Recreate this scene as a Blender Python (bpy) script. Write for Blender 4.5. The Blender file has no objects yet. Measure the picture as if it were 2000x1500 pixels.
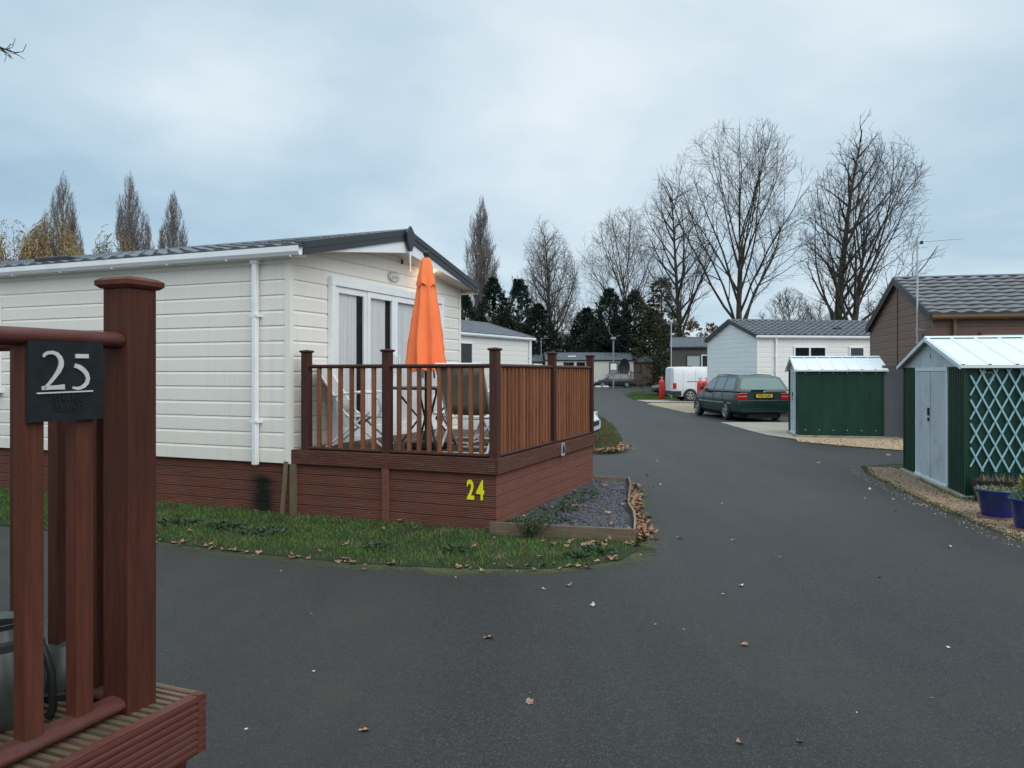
import bpy, math, random
from mathutils import Vector, Matrix
R = math.radians
SC = bpy.context.scene
COL = SC.collection

# ------------------------------------------------------------------ camera, sky, sun, exposure
cam = bpy.data.cameras.new('camera'); cam_o = bpy.data.objects.new('camera', cam); COL.objects.link(cam_o)
cam.sensor_width = 36; cam.lens = 27; cam.shift_y = -0.0115; cam.clip_end = 2000; cam.clip_start = 0.05
cam_o.location = (0, 0, 1.6); cam_o.rotation_euler = (R(90), 0, 0)
SC.camera = cam_o
SC.view_settings.view_transform = 'Standard'; SC.view_settings.look = 'None'
SC.view_settings.exposure = 0.26; SC.view_settings.gamma = 1.0
SUN_EL, SUN_AZ = R(40), R(144)          # azimuth measured from +Y towards +X: behind the camera, a little right

def N(nt, typ, **kw):
    n = nt.nodes.new(typ)
    for k, v in kw.items():
        if k == 'inp':
            for a, b in v.items(): n.inputs[a].default_value = b
        else: setattr(n, k, v)
    return n
def math_node(nt, op, a, b=None, c=None, clamp=False):
    n = nt.nodes.new('ShaderNodeMath'); n.operation = op; n.use_clamp = clamp
    for i, v in enumerate((a, b, c)):
        if v is None: continue
        if hasattr(v, 'links'): nt.links.new(v, n.inputs[i])
        else: n.inputs[i].default_value = v
    return n.outputs[0]
def mixc(nt, f, a, b, typ='MIX'):
    n = nt.nodes.new('ShaderNodeMix'); n.data_type = 'RGBA'; n.blend_type = typ
    for sock, v in ((n.inputs[0], f), (n.inputs[6], a), (n.inputs[7], b)):
        if hasattr(v, 'links'): nt.links.new(v, sock)
        elif isinstance(v, (tuple, list)): sock.default_value = (v[0], v[1], v[2], 1)
        else: sock.default_value = v
    return n.outputs[2]

world = bpy.data.worlds.new('World'); SC.world = world; world.use_nodes = True
nt = world.node_tree; nt.nodes.clear()
out = N(nt, 'ShaderNodeOutputWorld'); bg = N(nt, 'ShaderNodeBackground'); nt.links.new(bg.outputs[0], out.inputs[0])
bg.inputs[1].default_value = 0.1
sky = N(nt, 'ShaderNodeTexSky'); sky.sky_type = 'NISHITA'; sky.sun_disc = False
sky.sun_elevation = SUN_EL; sky.sun_rotation = SUN_AZ
tc = N(nt, 'ShaderNodeTexCoord')
sep = N(nt, 'ShaderNodeSeparateXYZ'); nt.links.new(tc.outputs['Generated'], sep.inputs[0])
zc = math_node(nt, 'MAXIMUM', sep.outputs[2], 0.0)
dn = math_node(nt, 'ADD', zc, 0.22)
cx = math_node(nt, 'DIVIDE', sep.outputs[0], dn); cy = math_node(nt, 'DIVIDE', sep.outputs[1], dn)
cmb = N(nt, 'ShaderNodeCombineXYZ'); nt.links.new(cx, cmb.inputs[0]); nt.links.new(cy, cmb.inputs[1])
n1 = N(nt, 'ShaderNodeTexNoise', inp={'Scale': 0.75, 'Detail': 5.0, 'Roughness': 0.5, 'Distortion': 0.35}); nt.links.new(cmb.outputs[0], n1.inputs['Vector'])
n2 = N(nt, 'ShaderNodeTexNoise', inp={'Scale': 2.2, 'Detail': 6.0, 'Roughness': 0.55}); nt.links.new(cmb.outputs[0], n2.inputs['Vector'])
def lobe(px, py, k):
    d = Vector(((px-1000)/1500, 1, -(py-727)/1500)).normalized()
    vn = N(nt, 'ShaderNodeVectorMath', operation='DISTANCE'); nt.links.new(tc.outputs['Generated'], vn.inputs[0]); vn.inputs[1].default_value = d
    q = math_node(nt, 'MULTIPLY', vn.outputs['Value'], k); q = math_node(nt, 'MULTIPLY', q, q); q = math_node(nt, 'MULTIPLY', q, -1.0)
    return math_node(nt, 'EXPONENT', q)
cl = math_node(nt, 'MULTIPLY_ADD', n1.outputs[0], 1.45, -0.33)
cl = math_node(nt, 'MULTIPLY_ADD', n2.outputs[0], 0.44, cl)
cl = math_node(nt, 'MULTIPLY_ADD', lobe(430, 210, 8.5), 0.34, cl)
cl = math_node(nt, 'MULTIPLY_ADD', lobe(1100, -60, 2.4), 0.17, cl)
cl = math_node(nt, 'MULTIPLY_ADD', lobe(150, 360, 4.0), -0.22, cl)
cl = math_node(nt, 'MULTIPLY_ADD', lobe(690, 360, 5.0), -0.18, cl)
ramp = N(nt, 'ShaderNodeValToRGB'); nt.links.new(cl, ramp.inputs[0])
e = ramp.color_ramp.elements
e[0].position = 0.22; e[0].color = (0.315, 0.455, 0.575, 1)
e[1].position = 0.92; e[1].color = (0.70, 0.775, 0.82, 1)
m_ = ramp.color_ramp.elements.new(0.55); m_.color = (0.465, 0.595, 0.69, 1)
zen = N(nt, 'ShaderNodeMapRange', inp={'From Min': 0.46, 'From Max': 0.85, 'To Min': 10.0, 'To Max': 24.0}); nt.links.new(sep.outputs[2], zen.inputs[0])
vm = N(nt, 'ShaderNodeVectorMath', operation='SCALE'); nt.links.new(ramp.outputs[0], vm.inputs[0]); nt.links.new(zen.outputs[0], vm.inputs['Scale'])
final = mixc(nt, 0.93, sky.outputs[0], vm.outputs[0])
nt.links.new(final, bg.inputs[0])

sl = bpy.data.lights.new('sun', 'SUN'); sl.energy = 1.3; sl.angle = R(60); sl.color = (1.0, 0.965, 0.92)
so = bpy.data.objects.new('sun', sl); COL.objects.link(so)
sd = Vector((math.sin(SUN_AZ)*math.cos(SUN_EL), math.cos(SUN_AZ)*math.cos(SUN_EL), math.sin(SUN_EL)))
so.rotation_euler = (-sd).to_track_quat('-Z', 'Y').to_euler(); so.location = (0, 0, 60)

# ------------------------------------------------------------------ materials
MATS = {}
def pbsdf(name):
    m = bpy.data.materials.new(name); m.use_nodes = True
    nt = m.node_tree; b = nt.nodes['Principled BSDF']
    return m, nt, b
def coords(nt, scale=(1, 1, 1), kind='Object'):
    tc = nt.nodes.new('ShaderNodeTexCoord'); mp = nt.nodes.new('ShaderNodeMapping')
    mp.inputs['Scale'].default_value = scale; nt.links.new(tc.outputs[kind], mp.inputs[0]); return mp.outputs[0]
def noise(nt, vec, scale, detail=4, rough=0.55, dist=0.0):
    n = nt.nodes.new('ShaderNodeTexNoise'); n.inputs['Scale'].default_value = scale; n.inputs['Detail'].default_value = detail
    n.inputs['Roughness'].default_value = rough; n.inputs['Distortion'].default_value = dist
    nt.links.new(vec, n.inputs['Vector']); return n.outputs[0]
def rng_map(nt, v, a, b, c, d):
    n = nt.nodes.new('ShaderNodeMapRange'); nt.links.new(v, n.inputs[0])
    for i, q in enumerate((a, b, c, d)): n.inputs[i+1].default_value = q
    return n.outputs[0]
def bump(nt, b, h, strength=0.3, dist=0.01):
    n = nt.nodes.new('ShaderNodeBump'); n.inputs['Strength'].default_value = strength; n.inputs['Distance'].default_value = dist
    nt.links.new(h, n.inputs['Height']); nt.links.new(n.outputs[0], b.inputs['Normal'])
def mat(name, col, rough=0.6, var=0.15, scale=6.0, stretch=(1, 1, 1), metal=0.0, spec=0.5, bmp=0.0, bdist=0.004, coat=0.0, dirt=None, dscale=1.5, damt=0.5):
    """colour with noise variation, optional bump and blotches of a second (dirt) colour"""
    if name in MATS: return MATS[name]
    m, nt, b = pbsdf(name)
    v = coords(nt, stretch); n = noise(nt, v, scale, 5, 0.6)
    lo = tuple(c*(1-var) for c in col); hi = tuple(min(1, c*(1+var)) for c in col)
    c = mixc(nt, rng_map(nt, n, 0.3, 0.7, 0, 1), lo, hi)
    if dirt:
        dnz = noise(nt, coords(nt), dscale, 6, 0.65, 0.4)
        c = mixc(nt, rng_map(nt, dnz, 0.5, 0.75, 0, damt), c, dirt)
    nt.links.new(c, b.inputs['Base Color'])
    b.inputs['Roughness'].default_value = rough; b.inputs['Metallic'].default_value = metal
    b.inputs['Specular IOR Level'].default_value = spec; b.inputs['Coat Weight'].default_value = coat
    if bmp: bump(nt, b, n, bmp, bdist)
    MATS[name] = m; return m
def wood(name, col, grain=(1, 1, 0.06), rough=0.62, var=0.35, weather=None, wamt=0.5, knots=False):
    if name in MATS: return MATS[name]
    m, nt, b = pbsdf(name)
    oi = nt.nodes.new('ShaderNodeObjectInfo')
    tc = nt.nodes.new('ShaderNodeTexCoord'); va = nt.nodes.new('ShaderNodeVectorMath'); va.operation = 'ADD'
    sc = nt.nodes.new('ShaderNodeVectorMath'); sc.operation = 'SCALE'; sc.inputs[0].default_value = (13, 7, 5); nt.links.new(oi.outputs['Random'], sc.inputs['Scale'])
    nt.links.new(tc.outputs['Object'], va.inputs[0]); nt.links.new(sc.outputs[0], va.inputs[1])
    mp = nt.nodes.new('ShaderNodeMapping'); mp.inputs['Scale'].default_value = grain; nt.links.new(va.outputs[0], mp.inputs[0])
    n = noise(nt, mp.outputs[0], 60, 5, 0.65, 0.5)
    big = noise(nt, va.outputs[0], 2.5, 3, 0.5)
    lo = tuple(c*(1-var) for c in col); hi = tuple(min(1, c*(1+var)) for c in col)
    c = mixc(nt, rng_map(nt, n, 0.32, 0.68, 0, 1), lo, hi)
    c = mixc(nt, rng_map(nt, big, 0.3, 0.75, 0, 0.35), c, tuple(q*0.55 for q in col))
    if knots:
        vo = nt.nodes.new('ShaderNodeTexVoronoi'); vo.inputs['Scale'].default_value = 5; mp2 = nt.nodes.new('ShaderNodeMapping'); mp2.inputs['Scale'].default_value = (1, 1, 0.6)
        nt.links.new(va.outputs[0], mp2.inputs[0]); nt.links.new(mp2.outputs[0], vo.inputs['Vector'])
        c = mixc(nt, rng_map(nt, vo.outputs['Distance'], 0.04, 0.10, 0.75, 0), c, tuple(q*0.3 for q in col))
    if weather:
        w = noise(nt, va.outputs[0], 5, 6, 0.7, 0.6)
        c = mixc(nt, rng_map(nt, w, 0.5, 0.72, 0, wamt), c, weather)
    fl = noise(nt, va.outputs[0], 42, 5, 0.75, 0.8)
    c = mixc(nt, rng_map(nt, fl, 0.68, 0.74, 0, 0.30), c, tuple(min(1, q*1.9+0.035) for q in col))
    hv = nt.nodes.new('ShaderNodeHueSaturation'); nt.links.new(rng_map(nt, oi.outputs['Random'], 0, 1, 0.78, 1.2), hv.inputs['Value']); nt.links.new(c, hv.inputs['Color'])
    nt.links.new(hv.outputs[0], b.inputs['Base Color'])
    b.inputs['Roughness'].default_value = rough; b.inputs['Specular IOR Level'].default_value = 0.22
    bump(nt, b, n, 0.35, 0.002)
    MATS[name] = m; return m
def glass(name, tint=(0.02, 0.025, 0.03), rough=0.03, alpha=1.0, spec=0.8):
    if name in MATS: return MATS[name]
    m, nt, b = pbsdf(name)
    b.inputs['Base Color'].default_value = (*tint, 1); b.inputs['Roughness'].default_value = rough
    b.inputs['Specular IOR Level'].default_value = spec; b.inputs['Alpha'].default_value = alpha
    v = coords(nt); n = noise(nt, v, 1.2, 2); bump(nt, b, n, 0.03, 0.02)
    MATS[name] = m; return m
def emit(name, col, s):
    if name in MATS: return MATS[name]
    m, nt, b = pbsdf(name); b.inputs['Emission Color'].default_value = (*col, 1); b.inputs['Emission Strength'].default_value = s
    MATS[name] = m; return m

def asphalt():
    m, nt, b = pbsdf('asphalt')
    v = coords(nt)
    big = noise(nt, v, 0.35, 5, 0.6, 0.8); mid = noise(nt, v, 2.2, 5, 0.6, 0.3); fine = noise(nt, v, 62, 4, 0.8)
    c = mixc(nt, rng_map(nt, big, 0.35, 0.68, 0, 1), (0.027, 0.0240, 0.0203), (0.045, 0.0400, 0.0340))
    c = mixc(nt, rng_map(nt, mid, 0.4, 0.72, 0, 0.4), c, (0.056, 0.0500, 0.043))
    c = mixc(nt, rng_map(nt, fine, 0.36, 0.66, 0, 0.9), (0.010, 0.0098, 0.0095), c)
    grit = noise(nt, v, 38, 4, 0.75)
    c = mixc(nt, rng_map(nt, grit, 0.48, 0.68, 0, 0.8), c, (0.020, 0.020, 0.021))
    vo = nt.nodes.new('ShaderNodeTexVoronoi'); vo.inputs['Scale'].default_value = 150; nt.links.new(v, vo.inputs['Vector'])
    sp = math_node(nt, 'GREATER_THAN', vo.outputs['Color'], 0.74)
    near = rng_map(nt, vo.outputs['Distance'], 0.15, 0.48, 0.75, 0.0)
    c = mixc(nt, math_node(nt, 'MULTIPLY', sp, near), c, (0.17, 0.163, 0.15))
    # long faint wear bands along the driving direction and greenish algae near the verges
    vv = coords(nt, (0.55, 0.06, 1)); wear = noise(nt, vv, 1.6, 7, 0.62)
    c = mixc(nt, rng_map(nt, wear, 0.40, 0.72, 0, 0.26), c, (0.070, 0.063, 0.054))
    al = noise(nt, v, 0.8, 6, 0.7, 0.7)
    c = mixc(nt, rng_map(nt, al, 0.56, 0.78, 0, 0.40), c, (0.050, 0.054, 0.032))
    # hairline cracks and a few pale scuffs
    vs = coords(nt, (1, 2.2, 1)); sc = noise(nt, vs, 3.3, 8, 0.75, 1.2)
    c = mixc(nt, rng_map(nt, sc, 0.66, 0.76, 0, 0.35), c, (0.11, 0.10, 0.085))
    st = noise(nt, v, 0.9, 7, 0.7, 1.6)
    c = mixc(nt, rng_map(nt, st, 0.60, 0.72, 0, 0.45), c, (0.022, 0.021, 0.020))
    gr = noise(nt, v, 14, 6, 0.8, 0.5)
    c = mixc(nt, rng_map(nt, gr, 0.60, 0.80, 0, 0.5), c, (0.085, 0.078, 0.066))
    nt.links.new(c, b.inputs['Base Color'])
    b.inputs['Roughness'].default_value = 0.56; b.inputs['Specular IOR Level'].default_value = 0.28
    h = math_node(nt, 'MULTIPLY_ADD', vo.outputs['Distance'], -0.6, fine)
    bump(nt, b, h, 0.7, 0.005)
    return m
def soil_mat(name, cols, s1=0.7, s2=40, b1=0.6):
    m, nt, b = pbsdf(name); v = coords(nt)
    a = noise(nt, v, s1, 6, 0.65, 0.6); f = noise(nt, v, s2, 5, 0.7)
    c = mixc(nt, rng_map(nt, a, 0.35, 0.65, 0, 1), cols[0], cols[1]); c = mixc(nt, rng_map(nt, f, 0.35, 0.7, 0, 1), c, cols[2])
    nt.links.new(c, b.inputs['Base Color']); b.inputs['Roughness'].default_value = 0.95; b.inputs['Specular IOR Level'].default_value = 0.2
    bump(nt, b, f, b1, 0.02); return m
def varied(name, cols, rough=0.8, scale=9.0, spec=0.3, trans=0.0, fine=None):
    """per-patch colour by position: for leaves, stones, blades"""
    m, nt, b = pbsdf(name); v = coords(nt)
    n = noise(nt, v, scale, 2, 0.5); r = nt.nodes.new('ShaderNodeValToRGB'); nt.links.new(rng_map(nt, n, 0.28, 0.72, 0, 1), r.inputs[0])
    el = r.color_ramp.elements
    while len(el) < len(cols): el.new(0.5)
    for i, c in enumerate(cols): el[i].position = i/(len(cols)-1); el[i].color = (*c, 1)
    oi = nt.nodes.new('ShaderNodeObjectInfo')
    hv = nt.nodes.new('ShaderNodeHueSaturation'); nt.links.new(rng_map(nt, oi.outputs['Random'], 0, 1, 0.7, 1.3), hv.inputs['Value']); nt.links.new(r.outputs[0], hv.inputs['Color'])
    nt.links.new(hv.outputs[0], b.inputs['Base Color']); b.inputs['Roughness'].default_value = rough; b.inputs['Specular IOR Level'].default_value = spec
    return m
def siding_mat(name, col, streak=0.10, dirt=(0.40, 0.42, 0.36)):
    m, nt, b = pbsdf(name); v = coords(nt, (3, 3, 0.35)); n = noise(nt, v, 3.0, 5, 0.6)
    c = mixc(nt, rng_map(nt, n, 0.3, 0.75, 0, streak), col, tuple(q*0.72 for q in col))
    g = noise(nt, coords(nt, (0.4, 0.4, 4)), 2.0, 4, 0.6); c = mixc(nt, rng_map(nt, g, 0.5, 0.8, 0, 0.25), c, tuple(a*b_ for a, b_ in zip(col, dirt)) if False else tuple(q*0.85 for q in col))
    dr = noise(nt, coords(nt, (7, 7, 0.25)), 1.6, 6, 0.7); c = mixc(nt, rng_map(nt, dr, 0.52, 0.78, 0, 0.30), c, (col[0]*0.62, col[1]*0.66, col[2]*0.56))
    gr = noise(nt, coords(nt, (1, 1, 14)), 30, 3, 0.6)
    nt.links.new(c, b.inputs['Base Color']); b.inputs['Roughness'].default_value = 0.5; b.inputs['Specular IOR Level'].default_value = 0.4
    bump(nt, b, gr, 0.10, 0.003); return m

M = dict(
    asphalt=asphalt(),
    ground=soil_mat('ground_soil', [(0.035, 0.05, 0.018), (0.06, 0.055, 0.03), (0.03, 0.04, 0.016)]),
    lawn=soil_mat('lawn_soil', [(0.022, 0.042, 0.012), (0.045, 0.045, 0.022), (0.016, 0.028, 0.010)], 1.6, 60),
    gravel_bed=soil_mat('gravel_bed', [(0.30, 0.235, 0.155), (0.25, 0.19, 0.12), (0.12, 0.095, 0.06)], 2, 55),
    pale_gravel=soil_mat('pale_gravel', [(0.42, 0.35, 0.24), (0.34, 0.28, 0.19), (0.22, 0.18, 0.12)], 1.2, 30),
    concrete=mat('drive_concrete', (0.34, 0.30, 0.235), 0.9, 0.14, 1.4, bmp=0.2, dirt=(0.16, 0.14, 0.11), dscale=0.9, damt=0.6),
    slab=mat('slab_concrete', (0.26, 0.24, 0.18), 0.9, 0.22, 5, bmp=0.3, dirt=(0.07, 0.085, 0.035), dscale=4, damt=0.8),
    siding=siding_mat('cream_siding', (0.80, 0.762, 0.695)),
    siding2=siding_mat('white_siding', (0.76, 0.745, 0.70)),
    siding_grey=siding_mat('grey_siding', (0.78, 0.80, 0.81)),
    siding_brown=siding_mat('brown_siding', (0.150, 0.085, 0.064), 0.25),
    siding_dark=siding_mat('dark_brown_siding', (0.075, 0.062, 0.055), 0.2),
    siding_far=siding_mat('far_cream_siding', (0.66, 0.62, 0.55)),
    siding_green=siding_mat('pale_green_siding', (0.34, 0.42, 0.33)),
    pvc=mat('white_pvc', (0.80, 0.81, 0.82), 0.32, 0.05, 3, dirt=(0.55, 0.56, 0.52), dscale=2.5, damt=0.3),
    pvc_brown=mat('brown_pvc', (0.16, 0.085, 0.04), 0.35, 0.1, 3),
    frame_brown=wood('frame_wood', (0.20, 0.085, 0.045)),
    roof=mat('tile_charcoal', (0.075, 0.083, 0.092), 0.55, 0.28, 4, dirt=(0.13, 0.135, 0.12), dscale=1.3, damt=0.5, spec=0.6),
    roof_brown=mat('tile_greybrown', (0.105, 0.102, 0.106), 0.55, 0.3, 4, dirt=(0.15, 0.145, 0.13), dscale=1.6, damt=0.5, spec=0.6),
    barge=mat('charcoal_trim', (0.024, 0.026, 0.029), 0.4, 0.1, 5, spec=0.5),
    red_wood=wood('red_stain_wood', (0.086, 0.0255, 0.0145), var=0.30, weather=(0.055, 0.026, 0.017), wamt=0.35),
    red_wood_x=wood('red_stain_wood_flat', (0.115, 0.034, 0.022), grain=(0.06, 1, 1), var=0.30, weather=(0.11, 0.07, 0.055), wamt=0.4),
    red_wood_y=wood('red_stain_wood_across', (0.100, 0.032, 0.024), grain=(1, 0.06, 1), var=0.30, weather=(0.11, 0.07, 0.055), wamt=0.4),
    floor_wood=wood('worn_floor_wood', (0.165, 0.110, 0.070), grain=(0.06, 1, 1), var=0.4, weather=(0.085, 0.085, 0.045), wamt=0.8),
    post24=wood('dark_post_wood', (0.064, 0.026, 0.019), var=0.3),
    bal24=wood('tan_baluster_wood', (0.235, 0.090, 0.044), var=0.32, knots=True),
    skirt=wood('skirt_wood', (0.170, 0.066, 0.045), grain=(0.05, 1, 1), var=0.28, weather=(0.14, 0.10, 0.085), wamt=0.35),
    fascia24=wood('fascia_wood', (0.118, 0.048, 0.033), grain=(0.06, 0.06, 1), var=0.35, weather=(0.13, 0.10, 0.08), wamt=0.5),
    grey_wood=wood('weathered_wood', (0.150, 0.115, 0.075), var=0.3),
    plank=wood('plank_wood', (0.205, 0.150, 0.105), grain=(0.06, 0.06, 1), var=0.3, weather=(0.10, 0.085, 0.06), wamt=0.6),
    green_metal=mat('green_sheet', (0.005, 0.037, 0.022), 0.42, 0.3, 2.5, stretch=(1, 1, 0.3), dirt=(0.010, 0.034, 0.026), dscale=2.5, damt=0.6, spec=0.35),
    light_metal=mat('pale_sheet', (0.60, 0.69, 0.72), 0.40, 0.08, 3, dirt=(0.45, 0.50, 0.48), dscale=3, damt=0.5),
    roof_metal=mat('white_roof_sheet', (0.66, 0.69, 0.685), 0.42, 0.07, 3, dirt=(0.58, 0.62, 0.60), dscale=2.6, damt=0.5),
    door_metal=mat('grey_door_sheet', (0.43, 0.50, 0.55), 0.42, 0.08, 2.5, dirt=(0.27, 0.30, 0.31), dscale=3.5, damt=0.8),
    grey_panel=mat('grey_panel', (0.095, 0.101, 0.112), 0.6, 0.12, 3, dirt=(0.12, 0.125, 0.13), dscale=1.2, damt=0.5),
    trellis=mat('blue_trellis_paint', (0.25, 0.45, 0.51), 0.6, 0.14, 14, dirt=(0.22, 0.38, 0.42), dscale=9, damt=0.5),
    orange=mat('orange_fabric', (1.0, 0.205, 0.062), 0.75, 0.10, 5, bmp=0.08),
    black=mat('black_plastic', (0.016, 0.017, 0.018), 0.42, 0.15, 8),
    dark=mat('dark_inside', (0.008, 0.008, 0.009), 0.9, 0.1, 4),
    rubber=mat('tyre_rubber', (0.018, 0.018, 0.019), 0.8, 0.2, 10),
    alloy=mat('alloy_rim', (0.42, 0.43, 0.44), 0.35, 0.08, 8, metal=0.7),
    chrome=mat('chrome_trim', (0.62, 0.63, 0.64), 0.25, 0.05, 8, metal=0.9),
    can=mat('can_metal', (0.085, 0.095, 0.088), 0.35, 0.3, 9, metal=0.35, dirt=(0.10, 0.105, 0.085), dscale=9, damt=0.7),
    galv=mat('galvanised_steel', (0.46, 0.48, 0.49), 0.5, 0.18, 18, metal=0.4),
    whitetube=mat('white_tube', (0.76, 0.77, 0.77), 0.35, 0.05, 6),
    sling=mat('grey_sling', (0.42, 0.41, 0.36), 0.8, 0.1, 90, bmp=0.25),
    glass_dark=glass('window_glass', (0.012, 0.014, 0.016)),
    glass_pale=glass('curtained_glass', (0.33, 0.36, 0.37), 0.06),
    curtain=mat('net_curtain', (0.84, 0.85, 0.85), 0.9, 0.10, 14, stretch=(1, 1, 0.04)),
    slate=mat('slate_plate', (0.009, 0.012, 0.0135), 0.65, 0.3, 25, bmp=0.3, spec=0.25),
    silver=mat('silver_digits', (0.50, 0.51, 0.50), 0.35, 0.12, 40),
    ink=mat('black_lettering', (0.002, 0.002, 0.003), 0.6, 0.0, 4),
    yellow=mat('yellow_digits', (0.82, 0.80, 0.01), 0.5, 0.06, 9),
    blue_glaze=mat('blue_glaze', (0.008, 0.025, 0.155), 0.22, 0.22, 5, coat=0.4),
    terracotta=mat('terracotta', (0.36, 0.20, 0.15), 0.8, 0.18, 10),
    compost=mat('compost', (0.045, 0.032, 0.02), 0.95, 0.5, 30, bmp=0.5),
    red_paint=mat('red_paint', (0.58, 0.028, 0.022), 0.4, 0.12, 6, dirt=(0.35, 0.04, 0.03), dscale=6, damt=0.5),
    badge=mat('pale_badge', (0.60, 0.59, 0.57), 0.4, 0.08, 20),
    badge2=mat('grey_badge', (0.30, 0.31, 0.33), 0.4, 0.08, 20),
    bark=mat('bark', (0.050, 0.040, 0.030), 0.9, 0.35, 5, stretch=(1, 1, 0.2), bmp=0.4, bdist=0.03, dirt=(0.045, 0.055, 0.03), dscale=0.6, damt=0.6),
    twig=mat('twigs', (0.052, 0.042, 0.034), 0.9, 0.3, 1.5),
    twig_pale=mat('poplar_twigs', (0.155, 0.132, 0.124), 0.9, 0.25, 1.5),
    conifer=varied('conifer_foliage', [(0.005, 0.012, 0.010), (0.013, 0.028, 0.018), (0.036, 0.050, 0.024)], 0.8, 0.7),
    ivy=varied('olive_foliage', [(0.020, 0.026, 0.014), (0.04, 0.045, 0.018), (0.085, 0.075, 0.025)], 0.8, 1.0),
    willow=varied('willow_foliage', [(0.14, 0.105, 0.055), (0.23, 0.165, 0.085), (0.30, 0.22, 0.115)], 0.8, 1.0),
    rust=varied('rust_foliage', [(0.10, 0.06, 0.035), (0.17, 0.09, 0.045), (0.13, 0.09, 0.05)], 0.8, 1.0),
    grass=varied('grass_blades', [(0.028, 0.075, 0.013), (0.050, 0.125, 0.018), (0.080, 0.14, 0.026), (0.14, 0.125, 0.06)], 0.6, 3.2),
    dull_grass=varied('dull_grass', [(0.035, 0.055, 0.016), (0.065, 0.085, 0.026), (0.11, 0.09, 0.045), (0.085, 0.06, 0.03)], 0.7, 3.5),
    weed=varied('weed_leaves', [(0.022, 0.055, 0.022), (0.045, 0.085, 0.035), (0.085, 0.115, 0.06)], 0.6, 8),
    leafmat=varied('dry_leaf', [(0.13, 0.058, 0.036), (0.23, 0.115, 0.066), (0.34, 0.20, 0.115), (0.075, 0.034, 0.024)], 0.75, 22),
    paleleaf=varied('pale_leaf', [(0.48, 0.42, 0.30), (0.62, 0.60, 0.52)], 0.7, 6),
    stones=varied('gravel_stones', [(0.30, 0.19, 0.11), (0.46, 0.34, 0.22), (0.17, 0.105, 0.06), (0.58, 0.49, 0.38)], 0.75, 60),
    slatechip=varied('plum_slate', [(0.026, 0.023, 0.029), (0.046, 0.042, 0.052), (0.088, 0.084, 0.090), (0.016, 0.015, 0.018)], 0.55, 40),
    plant_yellow=varied('yellow_plant', [(0.10, 0.12, 0.03), (0.22, 0.22, 0.06), (0.30, 0.28, 0.13)], 0.6, 25),
)
def moss_mat():
    m, nt, b = pbsdf('moss_film'); v = coords(nt)
    a = noise(nt, v, 2.2, 8, 0.75, 0.8); f = noise(nt, v, 70, 3, 0.7)
    at = nt.nodes.new('ShaderNodeAttribute'); at.attribute_name = 'edge'
    k = math_node(nt, 'MULTIPLY_ADD', at.outputs['Fac'], 0.50, a); k = math_node(nt, 'MULTIPLY_ADD', f, 0.75, k)
    al = rng_map(nt, k, 1.14, 1.42, 0, 0.72)
    c = mixc(nt, f, (0.045, 0.062, 0.014), (0.115, 0.125, 0.035))
    nt.links.new(c, b.inputs['Base Color']); nt.links.new(al, b.inputs['Alpha']); b.inputs['Roughness'].default_value = 0.95
    return m
M['moss'] = moss_mat()
def stain_skirt():
    """skirting boards with the damp patch under the downpipe"""
    m = M['skirt'].copy(); m.name = 'damp_skirt_wood'; nt = m.node_tree; b = nt.nodes['Principled BSDF']
    src = b.inputs['Base Color'].links[0].from_socket
    tc = nt.nodes.new('ShaderNodeTexCoord'); s = nt.nodes.new('ShaderNodeSeparateXYZ'); nt.links.new(tc.outputs['Object'], s.inputs[0])
    nz = noise(nt, tc.outputs['Object'], 7, 5, 0.7)
    dx = math_node(nt, 'ADD', s.outputs[0], 0.40); dx = math_node(nt, 'MULTIPLY', dx, 6.2); dx = math_node(nt, 'MULTIPLY', dx, dx); dx = math_node(nt, 'MULTIPLY', dx, -1.0); g = math_node(nt, 'EXPONENT', dx)
    zz = rng_map(nt, s.outputs[2], 0.36, 0.46, 1, 0)
    f = math_node(nt, 'MULTIPLY', g, zz); f = math_node(nt, 'MULTIPLY', f, rng_map(nt, nz, 0.3, 0.5, 0.55, 1.0)); f = math_node(nt, 'MULTIPLY', f, 1.25, clamp=True)
    c = mixc(nt, f, src, (0.012, 0.014, 0.012)); nt.links.new(c, b.inputs['Base Color'])
    return m
M['skirt_damp'] = stain_skirt()
def paint(name, col, metal=0.0, rough=0.28):
    if name in MATS: return MATS[name]
    m, nt, b = pbsdf(name); v = coords(nt); n = noise(nt, v, 2.5, 5, 0.6)
    c = mixc(nt, rng_map(nt, n, 0.4, 0.75, 0, 0.35), col, tuple(q*0.8+0.008 for q in col)); nt.links.new(c, b.inputs['Base Color'])
    nt.links.new(rng_map(nt, n, 0.3, 0.7, rough*0.8, rough*1.5), b.inputs['Roughness']); b.inputs['Coat Weight'].default_value = 0.38; b.inputs['Specular IOR Level'].default_value = 0.35; b.inputs['Coat Roughness'].default_value = 0.10; b.inputs['Metallic'].default_value = metal
    MATS[name] = m; return m

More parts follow.
